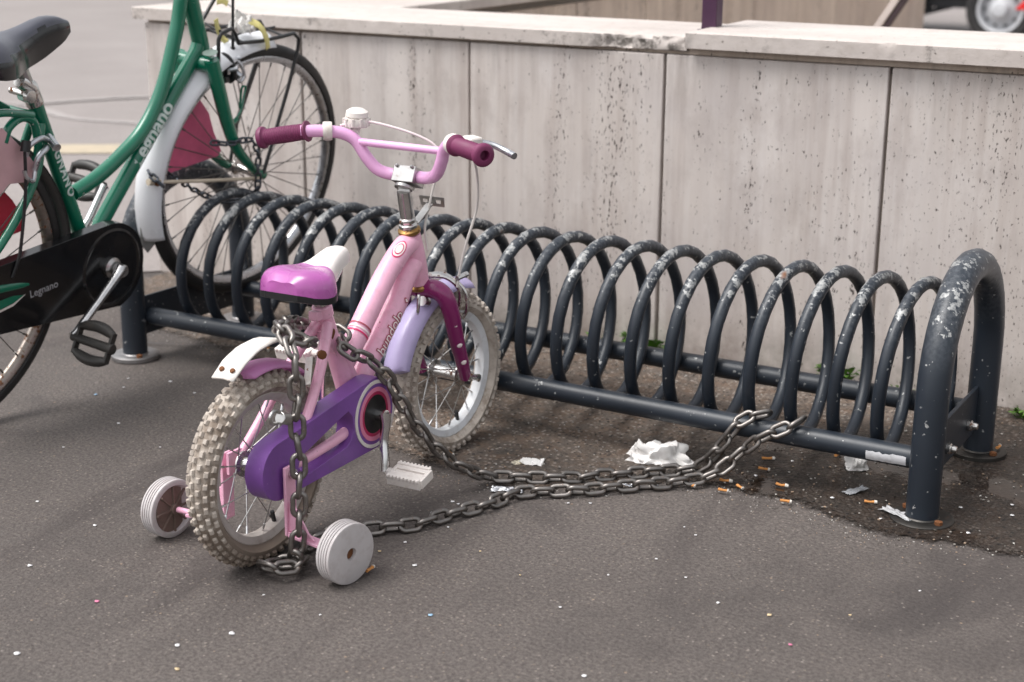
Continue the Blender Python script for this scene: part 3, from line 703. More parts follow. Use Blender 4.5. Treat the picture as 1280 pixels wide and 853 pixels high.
# seat: lofted shell
def seat_rows(s0, s1, n):
    rows = []
    for i in range(n+1):
        s = s0+(s1-s0)*i/n; t = (s-.072)/(.246-.072)
        w = _lerp([.030, .054, .064, .066, .060, .047, .035, .028, .0245, .0225, .019, .008], t)
        zt = _lerp([.436, .4475, .4500, .4490, .4465, .4450, .4470, .4520, .4580, .4620, .4610, .450], t)
        zb = _lerp([.412, .406, .404, .404, .405, .408, .415, .423, .430, .434, .437, .442], t)
        r = []
        for k in range(19):
            a = PI*k/18; cx = math.cos(a); sx = math.sin(a)
            x = w*(abs(cx)**.62)*(1 if cx > 0 else -1); z = zb+(zt-zb)*(sx**.6) if sx > 0 else zb
            z -= .0035*math.exp(-(x/.014)**2)*(1 if t < .65 else 0)
            r.append((x, s, z))
        r.append((-w*.9, s, zb-.002)); r.append((0, s, zb-.003)); r.append((w*.9, s, zb-.002)); r.append(r[0]); rows.append(r)
    return rows
def loft(rows, name, mat, parent, caps=True):
    b = MB(); b.sheet(rows)
    if caps:
        for r in (rows[0], rows[-1]):
            b.bm.faces.new([b.bm.verts.new(Vector(p)) for p in r[:-1]])
    bmesh.ops.remove_doubles(b.bm, verts=b.bm.verts, dist=1e-5); o = b.build(name, mat, parent)
    for p in o.data.polygons: p.use_smooth = True
    return o
seat = loft(seat_rows(.072, .158, 16), 'seat', SEATP, kid); loft(seat_rows(.1575, .246, 16), 'seat_nose', SEATW, seat)
rows = []
for i in range(13):
    s = .070+(.165-.070)*i/12; t = (s-.072)/(.246-.072); w = _lerp([.030, .054, .064, .066, .060, .047, .035, .028, .0245, .0225, .019, .008], max(t, 0))+.0012
    zb = _lerp([.412, .406, .404, .404, .405, .408, .415, .423, .430, .434, .437, .442], max(t, 0))
    rows.append([(w, s, zb+.004), (w, s, zb-.006), (0, s, zb-.008), (-w, s, zb-.006), (-w, s, zb+.004), (w, s, zb+.004)])
loft(rows, 'seat_base', BLK, seat)
b = MB()
for sx in (-1, 1): b.tube(sm([(sx*.012, .215, .425), (sx*.016, .18, .402), (sx*.018, .15, .395), (sx*.03, .11, .402), (sx*.035, .095, .404)], 5), .0028, 8)
b.build('seat_rail', CHRR, seat)
# chain guard
def arc(c, r, a0, a1, n): return [(c[0]+r*math.cos(R(a0+(a1-a0)*k/n)), c[1]+r*math.sin(R(a0+(a1-a0)*k/n))) for k in range(n+1)]
gc, gr = (.243, .178), .062
rc, rr_ = (-.014, .161), .0465
outer = arc(gc, gr, -82, 100, 20)+arc(rc, rr_, 100, 278, 18)
hole = [(.168, .204), (.179, .192), (.182, .170), (.176, .155), (.162, .145), (.055, .133), (.038, .138), (.030, .153), (.036, .167), (.150, .200)]
b = MB(); b.prism([outer, hole], lambda y, z: (.020, y, z), lambda y, z: (.054, y, z)); cg = b.build('chain_guard', PUR, kid, bevel=.0026)
def disc(r0, r1, w, mat, name, par=None):
    b = MB(); b.lathe([(r0, 0), (r1, 0), (r1, w), (r0, w)], (.0535, gc[0], gc[1]), (1, 0, 0), 56, closed=True); return b.build(name, mat, par or cg, bevel=.0004)
disc(.052, .0580, .0025, WHP, 'ring'); disc(.046, .052, .0021, PUR, 'ring'); disc(.0385, .046, .0027, painted('ring_pink', (.72, .22, .36), .35), 'ring'); disc(.033, .0385, .0024, painted('ring_crimson', (.42, .02, .09), .35), 'ring')
b = MB(); b.lathe([(0, 0), (.033, 0), (.033, .002), (.012, .004), (0, .004)], (.0535, gc[0], gc[1]), (1, 0, 0), 40); b.build('sprocket_hole', BLK, cg)
# cranks and pedals
b = MB(); b.tube([(.052, .247, .176), (.074, .247, .176)], .0105, 18); b.tube(sm([(.071, .247, .180), (.074, .245, .162), (.074, .240, .135), (.079, .234, .108), (.081, .231, .086)], 4), [.0115, .0085, .0075, .0080, .0095], 14); b.build('crank', CHR, kid)
b = MB(); b.tube([(-.035, .247, .172), (-.06, .247, .172)], .0105, 16); b.tube([(-.062, .247, .170), (-.064, .256, .215), (-.068, .262, .258)], [.0115, .0085, .0095], 14); b.build('crank', CHR, kid)
def pedal(c, sgn, name='pedal', mat=WHP, w=.064, l=.036, h=.020):
    c = Vector(c); b = MB(); M3 = Matrix.Rotation(R(14), 3, 'X')
    P_ = lambda x, y, z: c+Vector((sgn*x, 0, 0))+M3 @ Vector((0, y, z))
    b.tube([P_(-.012, 0, 0), P_(w, 0, 0)], .007, 12)
    for sy in (-1, 1):
        b.box(P_(w/2, sy*l/2, 0), (w, .006, h), M3); b.box(P_(w/2, sy*(l/2-.008), h*.32), (w*.96, .010, .004), M3); b.box(P_(w/2, sy*(l/2-.008), -h*.32), (w*.96, .010, .004), M3)
        for k in range(9): b.box(P_(w*(k+.5)/9, sy*(l/2+.0035), h*.36), (w*.055, .005, .006), M3)
    b.box(P_(w, 0, 0), (.007, l, h*.8), M3); b.box(P_(.003, 0, 0), (.007, l, h*.8), M3)
    for k in range(3): b.box(P_(w*(.25+.25*k), 0, 0), (.004, l, h*.5), M3)
    return b.build(name, mat, kid, bevel=.0012)
pedal((.097, .231, .086), 1); pedal((-.083, .262, .258), -1)
# rear fender, white carrier strap
def fender(c, r, a0, a1, hw, name, mat, parent, n=26, crown=.012, rounded=False, thick=.002, m=9):
    rows = []
    for i in range(n+1):
        t = i/n; a = R(a0+(a1-a0)*t); k = 1.0
        if rounded: k = min(1, math.sqrt(max(0, 1-(1-min(1, t/.07))**2))+.35)*min(1, math.sqrt(max(0, 1-(1-min(1, (1-t)/.07))**2))+.35)
        row = []
        for j in range(m):
            u = -1+2*j/(m-1); rr = r-crown*abs(u)**2.2
            row.append((hw*k*u, c[0]+rr*math.cos(a), c[1]+rr*math.sin(a)))
        rows.append(row)
    b = MB(); b.sheet(rows); return b.build(name, mat, parent, solid=thick)
fender((0, .153), .170, 104, 50, .026, 'rear_fender', MAUV, kid, crown=.010, rounded=True)
rows = []
for i in range(17):
    t = i/16; p = _lerp([Vector((0, -.078, .318)), Vector((0, -.048, .338)), Vector((0, -.015, .350)), Vector((0, .03, .354)), Vector((0, .08, .340)), Vector((0, .128, .322))], t); hw = _lerp([.020, .021, .020, .019, .015, .012], t)
    rows.append([(hw*u, p.y, p.z-.002*abs(u)) for u in (-1, -.5, 0, .5, 1)])
b = MB(); b.sheet(rows); cs = b.build('carrier_strap', WHR, kid, solid=.0028)
for sx in (-1, 1): 
    b = MB(); b.lathe([(0, 0), (.0045, 0), (.004, .002), (0, .003)], (sx*.010, -.066, .3285), (0, -.55, .8), 12); b.build('rivet', RST, cs)
b = MB(); b.box((.036, .086, .292), (.012, .003, .050), Matrix.Rotation(R(-42), 3, 'X') @ Matrix.Rotation(R(-20), 3, 'Y')); b.build('strap_leg', WHR, kid, bevel=.001)
b = MB(); b.lathe([(0, 0), (.0075, 0), (.0075, .006), (0, .008)], (.040, .116, .312), (1, -.6, 0), 8); b.build('rusty_bolt', RST, kid)
# front fender, fork, brake
steer = Matrix.Translation((0, .569, .154)) @ Matrix.Rotation(-R(4), 4, 'Z')
ff = fender((0, 0), .180, 166, 70, .0285, 'front_fender', LAV, kid, n=36, crown=.016, rounded=True); ff.matrix_local = steer
b = MB(); b.tube([(0, .466, .368), (0, .476, .335)], .0125, 16)
b.tube(catmull([(0, .476, .337), (.025, .480, .338), (.043, .487, .325), (.0505, .497, .295), (.0515, .515, .24), (.050, .538, .19), (.047, .556, .156)], 6), [.0165, .0175, .017, .016, .0145, .0125, .011], 20)
b.tube(catmull([(0, .476, .337), (-.025, .480, .338), (-.043, .487, .325), (-.0505, .497, .295), (-.0515, .515, .24), (-.050, .538, .19), (-.047, .556, .156)], 6), [.0165, .0175, .017, .016, .0145, .0125, .011], 20)
fork = b.build('fork', MAG, kid)
for (p, r) in (((.0505, .505, .272), .0155), ((.0515, .518, .232), .0145), ((.051, .535, .195), .013)):
    b = MB(); p = Vector(p); nrm = Vector((.75, -.66, .0)).normalized(); e1 = nrm.cross(Vector((0, 0, 1))); vs0 = []
    f = []
    for rr, zz in ((0, .0012), (.0052, .0004)):
        pass
    b.lathe([(0, .0018), (.003, .0015), (.0055, -.0008)], p+nrm*(r-.0006), nrm, 16); b.build('dot', PINKW, fork)
b = MB(); b.lathe([(0, 0), (.0095, 0), (.0095, .006), (.006, .008), (.006, .017), (.0075, .018), (.0075, .022), (0, .024)], (.052, .560, .158), (1, -.07, 0), 12); b.build('axle_nut', CHRR, kid)
b = MB(); b.tube(sm([(.0, .500, .355), (.03, .515, .352), (.048, .530, .330), (.046, .535, .30), (.034, .54, .282)], 5), .0042, 8); b.tube(sm([(.0, .503, .357), (.02, .53, .353), (.05, .545, .325), (.054, .548, .29), (.042, .553, .27)], 5), .0038, 8)
b.box((.036, .548, .272), (.010, .026, .010)); b.tube([(.05, .52, .352), (.056, .545, .356)], .005, 8); b.build('brake_caliper', CHRR, kid)
b = MB(); b.tube([(.012, .462, .318), (.012, .478, .312)], .009, 12); b.tube(sm([(.012, .452, .330), (.016, .444, .322), (.016, .442, .306), (.012, .446, .298)], 5), .003, 8); b.build('fender_bolt', CHRR, kid)
# stabilisers
for sgn in (1, -1):
    b = MB(); b.box((sgn*.061, -.004, .112), (.005, .026, .112)); 
    b.box((sgn*.067, -.004, .060), (.018, .022, .005)); b.box((sgn*.102, -.005, .052), (.078, .022, .005), Matrix.Rotation(R(7)*sgn, 3, 'Y'))
    b.prism([[(.062, .064), (.066, .112), (.074, .108), (.100, .066), (.112, .056)]], lambda x, z: (sgn*x, -.012, z), lambda x, z: (sgn*x, -.0085, z))
    b.tube([(sgn*.13, -.004, .049), (sgn*.166, -.004, .049)], .005, 10)
    st = b.build('stabiliser_bracket', PK, kid, bevel=.001)
    b = MB(); b.lathe([(0, 0), (.0085, 0), (.0085, .007), (.005, .008), (.005, .015), (0, .016)], (sgn*.063, -.002, .155), (sgn, 0, 0), 8); b.build('stabiliser_nut', CHRR, kid, bevel=.0008)
    x0 = .150 if sgn > 0 else .172; b = MB()
    prof = [(.011, .006), (.036, .006), (.040, .0), (.0465, .0), (.0485, .0015)]
    for k in range(4): prof += [(.0487, .003+k*.005), (.0487, .0062+k*.005), (.0462, .0066+k*.005), (.0462, .0076+k*.005)]
    prof += [(.0487, .0235), (.0487, .0255), (.0478, .0275), (.0455, .0285), (.0098, .0285), (.0092, .021), (0, .021)]
    ax_ = Vector((sgn, -.20 if sgn > 0 else .12, 0)).normalized()
    b.lathe(prof, (sgn*x0, -.004, .0488), ax_, 60)
    w_ = b.build('stabiliser_wheel', TRN, kid)
    if sgn < 0:
        b = MB(); b.lathe([(0, .0), (.039, 0), (.039, .003), (0, .003)], (sgn*(x0+.0035), -.004, .0488), (sgn, 0, 0), 30)
        for k in range(8):
            a = 2*PI*k/8; b.box((sgn*(x0+.003), -.004+.022*math.cos(a), .0488+.022*math.sin(a)), (.006, .034, .003), Matrix.Rotation(a, 3, 'X'))
        b.lathe([(.0, 0), (.009, 0), (.009, .008), (0, .008)], (sgn*(x0-.004), -.004, .0488), (sgn, 0, 0), 14)
        b.build('dirty_hub', TRB, w_)
    else:
        b = MB(); b.lathe([(0, 0), (.0089, 0), (.0089, .001), (0, .001)], Vector((sgn*x0, -.004, .0488))+ax_*.0214, ax_, 16); b.build('axle_hole', RST, w_)
# ================================================================== GREEN CITY BIKE
AO = Vector((.10, -.59, .298)); AF = Vector((.093, .30, .394)); Fv = (AF-AO); WB = Fv.length; Fv.normalize()
U0 = Vector((math.sin(.12), 0, math.cos(.12))); Uv = (U0-Fv*U0.dot(Fv)).normalized(); Rv = Fv.cross(Uv)
AM = Matrix(((Rv.x, Fv.x, Uv.x, AO.x), (Rv.y, Fv.y, Uv.y, AO.y), (Rv.z, Fv.z, Uv.z, AO.z), (0, 0, 0, 1)))
adult = empty('city_bike', AM); tag(adult, 'green step through city bicycle with white mudguards standing in the left end of the rack', 'bicycle')
RW = .30
def adult_wheel(M, rimmat, name='wheel'):
    b = MB(); b.lathe([(RW-.026, .0115), (RW-.029, .0125), (RW-.036, .010), (RW-.042, .004), (RW-.043, 0), (RW-.042, -.004), (RW-.036, -.010), (RW-.029, -.0125), (RW-.026, -.0115), (RW-.029, -.008), (RW-.029, .008)], axis=(1, 0, 0), n=120, closed=True)
    w = b.build(name, rimmat, adult); w.matrix_local = M
    b = MB(); c = RW-.0165; pr = []
    for k in range(16):
        a = 2*PI*k/16; rr = .0165*(1.02 if abs(a-PI) > 1 else .8); pr.append((max(c+rr*math.cos(a), RW-.0275), .0155*math.sin(a)))
    b.lathe(pr, axis=(1, 0, 0), n=140, closed=True); b.build('tyre', RUB, w)
    b = MB(); b.lathe([(0, -.056), (.0045, -.056), (.0045, -.042), (.014, -.040), (.019, -.034), (.019, -.031), (.011, -.028), (.0095, 0), (.011, .028), (.019, .031), (.019, .034), (.014, .040), (.0045, .042), (.0045, .056), (0, .056)], axis=(1, 0, 0), n=24); b.build('hub', CHRR, w)
    make_spokes(w, ALUS, RW-.042, .017, .0325, 36, .0012, nip=ALUS, cross=3)
    return w
ALUS = metal('spoke_metal', (.22, .21, .20), .4, .05)
wr = adult_wheel(Matrix.Identity(4), ALUR)
hdg, lnn = R(85.7), -.19
h_ = Vector((math.cos(hdg), math.sin(hdg), 0)); u_ = Vector((-math.sin(lnn)*math.sin(hdg), math.sin(lnn)*math.cos(hdg), math.cos(lnn))); r_ = h_.cross(u_)
MW = Matrix(((r_.x, h_.x, u_.x, AF.x), (r_.y, h_.y, u_.y, AF.y), (r_.z, h_.z, u_.z, AF.z), (0, 0, 0, 1)))
FW = AM.inverted() @ MW
wf = adult_wheel(FW, ALU)
# frame tubes
b = MB()
b.tube([(0, .235, .385-.06), (0, .259, .307), (0, .357, .005), (0, .385, -.07)], [.0150, .0150, .0152, .0155], 20)
b.tube([(0, .738, .330), (0, .727, .311), (0, .415, .009), (0, .385, -.06)], .0165, 20)
b.tube(catmull([(0, .696, .500), (0, .690, .450), (0, .684, .431), (0, .666, .367), (0, .618, .256), (0, .557, .182), (0, .483, .139), (0, .411, .110), (0, .345, .095)], 7), .0152, 20)
b.tube([(0, .676, .56), (0, .712, .432), (0, .750, .302)], .0185, 22)
b.tube([(-.035, .385, -.065), (.035, .385, -.065)], .021, 20)
for s in (-1, 1):
    b.tube(catmull([(s*.012, .262, .262), (s*.03, .225, .175), (s*.045, .13, .085), (s*.055, 0, 0)], 5), .0085, 14)
    b.tube(catmull([(s*.02, .37, -.06), (s*.035, .28, -.05), (s*.05, .12, -.02), (s*.055, 0, 0)], 5), .0095, 14)
b.build('frame', GRN, adult)
b = MB(); b.tube(catmull([(.03, .224, .290), (.035, .19, .302), (.045, .13, .338-.02), (.05, .03, .325), (.05, -.1, .33)], 6), .0075, 12); b.tube(catmull([(-.03, .224, .290), (-.035, .19, .312), (-.045, .13, .345), (-.05, .03, .345), (-.05, -.1, .35)], 6), .0075, 12)
b.tube(catmull([(.03, .150, .255), (.03, .165, .280), (.03, .195, .292), (.028, .225, .280), (.024, .238, .250), (.024, .238, .215), (.024, .22, .19)], 5), .0085, 12)
b.tube([(-.03, .226, .291), (.03, .226, .291)], .0075, 12); b.build('carrier', GRN, adult)
text_mesh('Legnano', .046, INK, adult, 'lettering', wrap((0, .508, .0995), (0, .640, .2273), .0170, (.9, -.62, .15)), bold=.0012, spacing=1.0)
text_mesh('LEGNANO', .026, INK, adult, 'lettering', wrap((0, .272, .267), (0, .339, .061), .0157, (.97, .05, .1), ), bold=.0008, spacing=1.2)
b = MB(); b.tube([(0, .226, .352), (0, .250, .335), (0, .262, .298)], [.0135, .0165, .0175], 18); b.tube([(-.035, .236, .325), (.022, .236, .322)], .0065, 10); b.lathe([(0, 0), (.013, 0), (.013, .010), (0, .012)], (.012, .234, .322), (1, 0, 0), 14); b.build('seat_clamp', CHRR, adult, bevel=.001)
b = MB(); b.tube([(0, .232, .378), (0, .252, .325)], .0125, 16); b.build('seat_post', STL, adult)
def saddle_rows(n=26):
    rows = []
    for i in range(n+1):
        t = i/n; s = .055+(.352-.055)*t
        w = _lerp([.050, .086, .095, .090, .074, .054, .038, .030, .027, .026, .024, .014], t)
        zt = _lerp([.438, .452, .458, .456, .450, .446, .447, .452, .458, .461, .458, .446], t)
        zb = _lerp([.410, .398, .392, .388, .386, .384, .384, .386, .392, .402, .412, .424], t)
        r = []
        for k in range(17):
            a = PI*k/16; cx, sx = math.cos(a), math.sin(a)
            x = w*(abs(cx)**.6)*(1 if cx > 0 else -1); z = zb+(zt-zb)*(sx**.75 if sx > 0 else 0); r.append((x, s, z))
        r += [(-w*.8, s, zb-.003), (w*.8, s, zb-.003), r[0]]; rows.append(r)
    return rows
sad = loft(saddle_rows(), 'saddle', SDL, adult); sad.data.materials.append(BLKG)
for p_ in sad.data.polygons:
    if p_.normal.z < .42: p_.material_index = 1  # black sides; upward faces keep the grey with the painted-in reflection
b = MB()
for sx in (-1, 1): b.tube(catmull([(sx*.010, .31, .410), (sx*.014, .26, .386), (sx*.02, .20, .382), (sx*.05, .12, .392)], 5), .0035, 8)
b.build('saddle_rail', STL, sad)
# stem and bars just above the frame of the picture
b = MB(); b.tube([(0, .680, .55), (0, .655, .64)], .0115, 14); b.tube([(0, .655, .63), (0, .70, .655)], .012, 14); b.build('stem', CHR, adult)
b = MB(); b.tube(catmull([(.26, .52, .72), (.22, .58, .72), (.15, .66, .70), (0, .70, .655), (-.15, .66, .70), (-.22, .58, .72), (-.26, .52, .72)], 6), .0105, 14); b.build('handlebar', CHR, adult)
# chain case
outer = arc((.385, -.0655), .0945, -78, 88, 24)+arc((.0, -.030), .062, 92, 262, 16)
b = MB(); b.prism([outer], lambda y, z: (.030, y, z), lambda y, z: (.056, y, z)); cc = b.build('chain_case', BLKG, adult, bevel=.006, segs=3)
b = MB(); b.lathe([(.074, 0), (.079, .0018), (.084, 0)], (.056, .385, -.066), (1, 0, 0), 60); b.build('raised_ring', BLKG, cc)
text_mesh('Legnano', .0225, INKG, cc, 'lettering', lambda x, y: (.0568, .197+x*.985+y*-.06, -.050+y*.98+x*.0), bold=.0002)
b = MB(); b.prism([[(.0, -.060), (.118, -.052), (.146, -.045), (.12, -.038), (.0, -.034)]], lambda y, z: (.0562, y, z), lambda y, z: (.0568, y, z)); b.build('green_flash', GRN, cc)
b = MB(); b.prism([[(.0, -.066), (.118, -.058), (.150, -.0445), (.146, -.045), (.118, -.0535), (.0, -.0615)]], lambda y, z: (.0562, y, z), lambda y, z: (.0568, y, z)); b.build('white_line', WHP, cc)
# cranks, pedals
b = MB(); b.lathe([(0, 0), (.022, 0), (.022, .006), (.015, .010), (.015, .018), (0, .018)], (.056, .383, -.064), (1, 0, 0), 22); b.lathe([(0, 0), (.0135, 0), (.0135, .020), (.010, .024), (0, .022)], (.070, .383, -.064), (1, 0, 0), 20); b.build('bottom_bracket', STL, adult)
b = MB(); b.tube([(.083, .383, -.060), (.086, .37, -.068), (.093, .30, -.108), (.097, .235, -.146), (.097, .226, -.151)], [.0125, .0105, .0082, .0085, .0105], 16); b.build('crank', CHR, adult)
b = MB(); b.tube([(-.062, .387, -.070), (-.070, .40, -.055), (-.078, .46, -.015), (-.082, .512, .040), (-.082, .518, .045)], [.0120, .0105, .0082, .0085, .0105], 16); b.build('crank', CHR, adult)
def apedal(c, sgn):
    c = Vector(c); M3 = Matrix.Rotation(R(62), 3, 'X'); P_ = lambda x, y, z: c+Vector((sgn*x, 0, 0))+M3 @ Vector((0, y, z)); b = MB()
    b.tube([P_(-.012, 0, 0), P_(.088, 0, 0)], [.009, .010], 14); b.lathe([(0, 0), (.012, 0), (.011, .006), (0, .008)], P_(.088, 0, 0), (sgn, 0, 0), 14)
    for sy in (-1, 1):
        prof = [(-.002, -.4), (.0, .4)]
        pts = [P_(x, sy*(.034-.010*abs(2*x/.09-1)**2), 0) for x in [.002+.086*k/10 for k in range(11)]]
        b.tube(pts, [.007, .0105, .0115, .0115, .0115, .0105, .007], 10)
    b.box(P_(.086, 0, 0), (.006, .062, .014), M3); b.box(P_(.002, 0, 0), (.006, .062, .014), M3)
    return b.build('pedal', PEDM, adult, bevel=.001)
PEDM = painted('pedal_rubber', (.028, .026, .024), .5, dirt=(.07, .06, .05))
apedal((.108, .226, -.151), 1); apedal((-.094, .518, .045), -1)
# front fork
b = MB()
for s in (-1, 1):
    b.tube(catmull([(s*.047, .722, .304), (s*.049, .740, .240), (s*.050, .764, .162), (s*.051, .790, .100), (s*.051, .822, .058), (s*.050, .862, .020), (s*.050, .893, .0)], 6), [.0165, .0160, .0145, .012, .0105, .0095], 18)
b.tube([(-.047, .728, .290), (.047, .728, .290)], .0175, 18); b.tube([(0, .752, .302), (0, .742, .27)], .017, 18)
b.build('fork', GRN, adult)
b = MB(); b.lathe([(0, 0), (.0155, 0), (.0165, .0015), (0, .003)], (.047, .7185, .3195), (.0, -.22, .97), 20); b.build('fork_cap', painted('fork_cap_grey', (.30, .38, .33), .4), adult)
b = MB(); b.tube([(0, .749, .308), (0, .754, .292)], [.0205, .0215], 20); b.lathe([(0, 0), (.008, 0), (.008, .02), (0, .02)], (.018, .745, .298), (1, -.2, 0), 10); b.build('headset', CHRR, adult)
# mudguards
fe = fender((0, 0), .327, 88, 201, .040, 'front_mudguard', FEN, adult, n=60, crown=.026, rounded=False, thick=.0016, m=11); fe.matrix_local = FW
b = MB(); fl = [(-.318, -.075), (-.285, -.045), (-.255, -.060), (-.245, -.085), (-.262, -.125), (-.290, -.150), (-.308, -.128)]
b.prism([fl], lambda y, z: (-.004, y, z), lambda y, z: (.0, y, z)); o = b.build('mud_flap', painted('flap_grey', (.26, .26, .25), .6, dirt=(.12, .11, .1)), adult); o.matrix_local = FW
b = MB(); b.tube([(.030, -.335, .03), (.046, -.2, .018), (.058, -.02, .002)], .0042, 10); b.tube([(.03, -.335, .03), (.032, -.305, .028)], .0075, 10); o = b.build('mudguard_stay', painted('stay_cream', (.55, .47, .37), .5, (.3, .12, .05), .03), adult); o.matrix_local = FW
b = MB(); b.lathe([(0, 0), (.008, 0), (.008, .008), (0, .010)], (.032, -.315, .028), (1, 0, 0), 8); o = b.build('rusty_nut', RST, adult); o.matrix_local = FW
b = MB(); b.tube([(-.02, -.31, .052), (-.045, -.1, .065)], .0035, 8); b.tube([(-.02, -.31, .060), (-.045, -.12, .072)], .0025, 8); o = b.build('mudguard_stay', STL, adult); o.matrix_local = FW
gp = [(-.266, .012), (-.264, .045), (-.240, .10), (-.208, .150), (-.166, .200), (-.152, .180), (-.120, .145), (-.100, .100), (-.070, .052), (-.078, .040), (-.17, .028)]
b = MB(); b.prism([gp], lambda y, z: (-.024, y, z), lambda y, z: (-.021, y, z)); o = b.build('pink_guard', PGD, adult); o.matrix_local = FW
rf = fender((0, 0), .318, -25, 130, .026, 'rear_mudguard', BLK, adult, n=40, crown=.010, thick=.0015)
b = MB(); b.prism([[(.0, .20), (.10, .295), (.145, .285), (.20, .222), (.222, .190), (.205, .165), (.15, .175), (.06, .12)]], lambda y, z: (.034, y, z), lambda y, z: (.037, y, z)); b.build('coat_guard', PPK, adult, bevel=.001)
b = MB(); b.prism([[(.05, .03), (.06, .17), (.10, .20), (.17, .165), (.215, .11), (.243, .06), (.236, .040), (.15, .038)]], lambda y, z: (-.034, y, z), lambda y, z: (-.031, y, z)); b.build('red_coat_guard', RED, adult)
# rear caliper brake
b = MB(); b.tube(catmull([(.02, .255, .215), (.045, .24, .225), (.050, .215, .215), (.046, .205, .19)], 5), .0058, 10); b.tube(catmull([(.03, .262, .232), (.05, .225, .250), (.055, .19, .245), (.052, .18, .225)], 5), .0052, 10); b.tube([(.02, .27, .235), (.058, .255, .225)], .008, 12)
b.tube(catmull([(.052, .20, .19), (.056, .19, .175), (.056, .175, .185), (.054, .172, .20)], 4), .0045, 8); b.build('brake_caliper', ALU, adult)
b = MB(); b.tube([(.052, .185, .255), (.054, .178, .235)], .0095, 12); b.build('brake_boot', BLK, adult)
b = MB(); b.tube(catmull([(.054, .178, .245), (.056, .17, .16), (.060, .145, .06), (.060, .134, .03), (.057, .12, .0)], 6), .0032, 8); b.build('brake_cable', BLK, adult)
# front caliper brake
b = MB(); b.tube(catmull([(.0, .778, .300), (.03, .79, .296), (.044, .797, .275), (.042, .80, .250), (.03, .80, .238)], 5), .0068, 10); b.tube(catmull([(.0, .782, .305), (-.03, .79, .29), (-.04, .797, .262)], 5), .006, 8); b.tube([(.0, .75, .29), (.0, .80, .296)], .008, 12)
b.box((.020, .79, .278), (.02, .014, .05)); b.box((.032, .797, .246), (.014, .04, .014)); b.build('brake_caliper', BLK, adult, bevel=.002)
b = MB(); b.tube([(.040, .81, .258), (.052, .815, .250)], .007, 10); b.tube(catmull([(.044, .812, .285), (.05, .82, .270), (.052, .825, .25), (.05, .815, .238), (.046, .807, .245)], 4), .0042, 8); b.tube([(.035, .80, .288), (.05, .815, .292)], .005, 8); b.tube([(.04, .79, .268), (.055, .80, .272)], .0055, 8); b.build('brake_arm', ALU, adult)
b = MB(); b.tube([(.03, .835, .56), (.030, .817, .415), (.030, .814, .312)], .0032, 8); b.tube([(.03, .814, .312), (.03, .813, .292)], .0055, 8); b.build('cable_rod', BLK, adult)
b = MB(); b.tube([(.03, .812, .30), (.03, .84, .19)], .0014, 6); b.build('inner_cable', STL, adult)
# small green hanger tab
b = MB(); b.tube(catmull([(.046, .79, .150), (.04, .825, .165), (.035, .845, .20), (.035, .85, .215), (.035, .838, .218), (.035, .832, .195), (.035, .828, .172)], 4), .003, 8); b.tube([(.047, .778, .145), (.042, .81, .152)], .006, 8); b.build('fork_hanger', GRN, adult)
# wire front basket carrier
b = MB()
near = [(.05, .741, .296), (.05, .743, .345), (.05, .752, .356), (.05, .788, .361), (.05, .800, .345), (.05, .809, .325), (.055, .885, .317), (.06, .957, .316), (.06, .993, .316), (.06, 1.012, .300), (.06, 1.008, .275), (.06, .972, .193), (.058, .882, .010)]
b.tube(near, .0044, 10)
b.tube([(-.06, .868, .400), (-.06, .818, .352), (-.06, .828, .331), (-.06, .979, .323), (-.06, 1.023, .318), (-.06, 1.036, .300), (-.06, 1.04, .270), (-.058, .93, .09), (-.056, .90, .0)], .0044, 10)
b.tube([(-.05, 1.000, .240), (-.055, .924, .096), (-.055, .90, .0)], .0042, 8)
b.tube([(.06, .957, .316), (-.06, .985, .323)], .0032, 8); b.tube([(.052, .83, .322), (-.06, .84, .330)], .0032, 8); b.tube([(0, .83, .326), (0, 1.0, .319)], .003, 8)
b.tube([(-.06, .868, .400), (-.06, .91, .50)], .0042, 8); b.tube([(.052, .812, .328), (.03, .80, .34), (-.05, .818, .35)], .003, 8)
b.build('front_carrier', BLK, adult)
# paper tied to the carrier
def crumple(name, c, size, seed, mat, flatn=.35, n=18, M=None, jag=.5):
    """a crumpled sheet: irregular fold field over a torn outline"""
    b = MB(); rows = []
    for i in range(n+1):
        r = []
        for j in range(n+1):
            u, v = i/n*2-1, j/n*2-1
            e = 1-.18*abs(noise.noise((u*2, v*2, seed)))-.10*abs(noise.noise((u*7, v*7, seed+1)))
            x = u*size[0]*e; y = v*size[1]*e
            f1 = abs(noise.noise((u*1.6+seed, v*1.6, 1)))*1.5; f2 = abs(noise.noise((u*4.1, v*3.7+seed, 4)))*.8
            z = size[2]*(f1+f2*jag)*(1 if flatn else 1)
            pt = Vector((x, y, z)); r.append(Vector(c)+(M @ pt if M else pt))
        rows.append(r)
    b.sheet(rows, smooth=False); return b.build(name, mat, None, solid=.0008)
def wpt(w, s, v): return AM @ Vector((w, s, v))
o = crumple('paper_wrapper', wpt(.02, .865, .345), (.030, .022, .030), 3, [PAP], M=Matrix.Rotation(R(40), 3, 'X') @ Matrix.Rotation(R(25), 3, 'Y')); tag(o, 'crumpled white paper wrapper stuck in the black front carrier of the green bicycle', 'paper')
def ribbon(name, P, w, mat, label, cat, side=Vector((0, 0, 1))):
    P = catmull(P, 6); rows = []
    for i, p in enumerate(P):
        t = (P[min(i+1, len(P)-1)]-P[max(i-1, 0)]).normalized(); n_ = t.cross(side).normalized()*(w/2)*(1+.2*noise.noise((i*.6, 1, 2)))
        rows.append([p-n_, p, p+n_])
    b = MB(); b.sheet(rows); o = b.build(name, mat, None, solid=.0007); tag(o, label, cat); return o
ribbon('yellow_ribbon', [wpt(.035, .868, .362), wpt(.056, .878, .350), wpt(.066, .886, .325), wpt(.066, .892, .300)], .015, YLW, 'pale yellow tape draped over the black front carrier wire', 'tape', side=Rv)
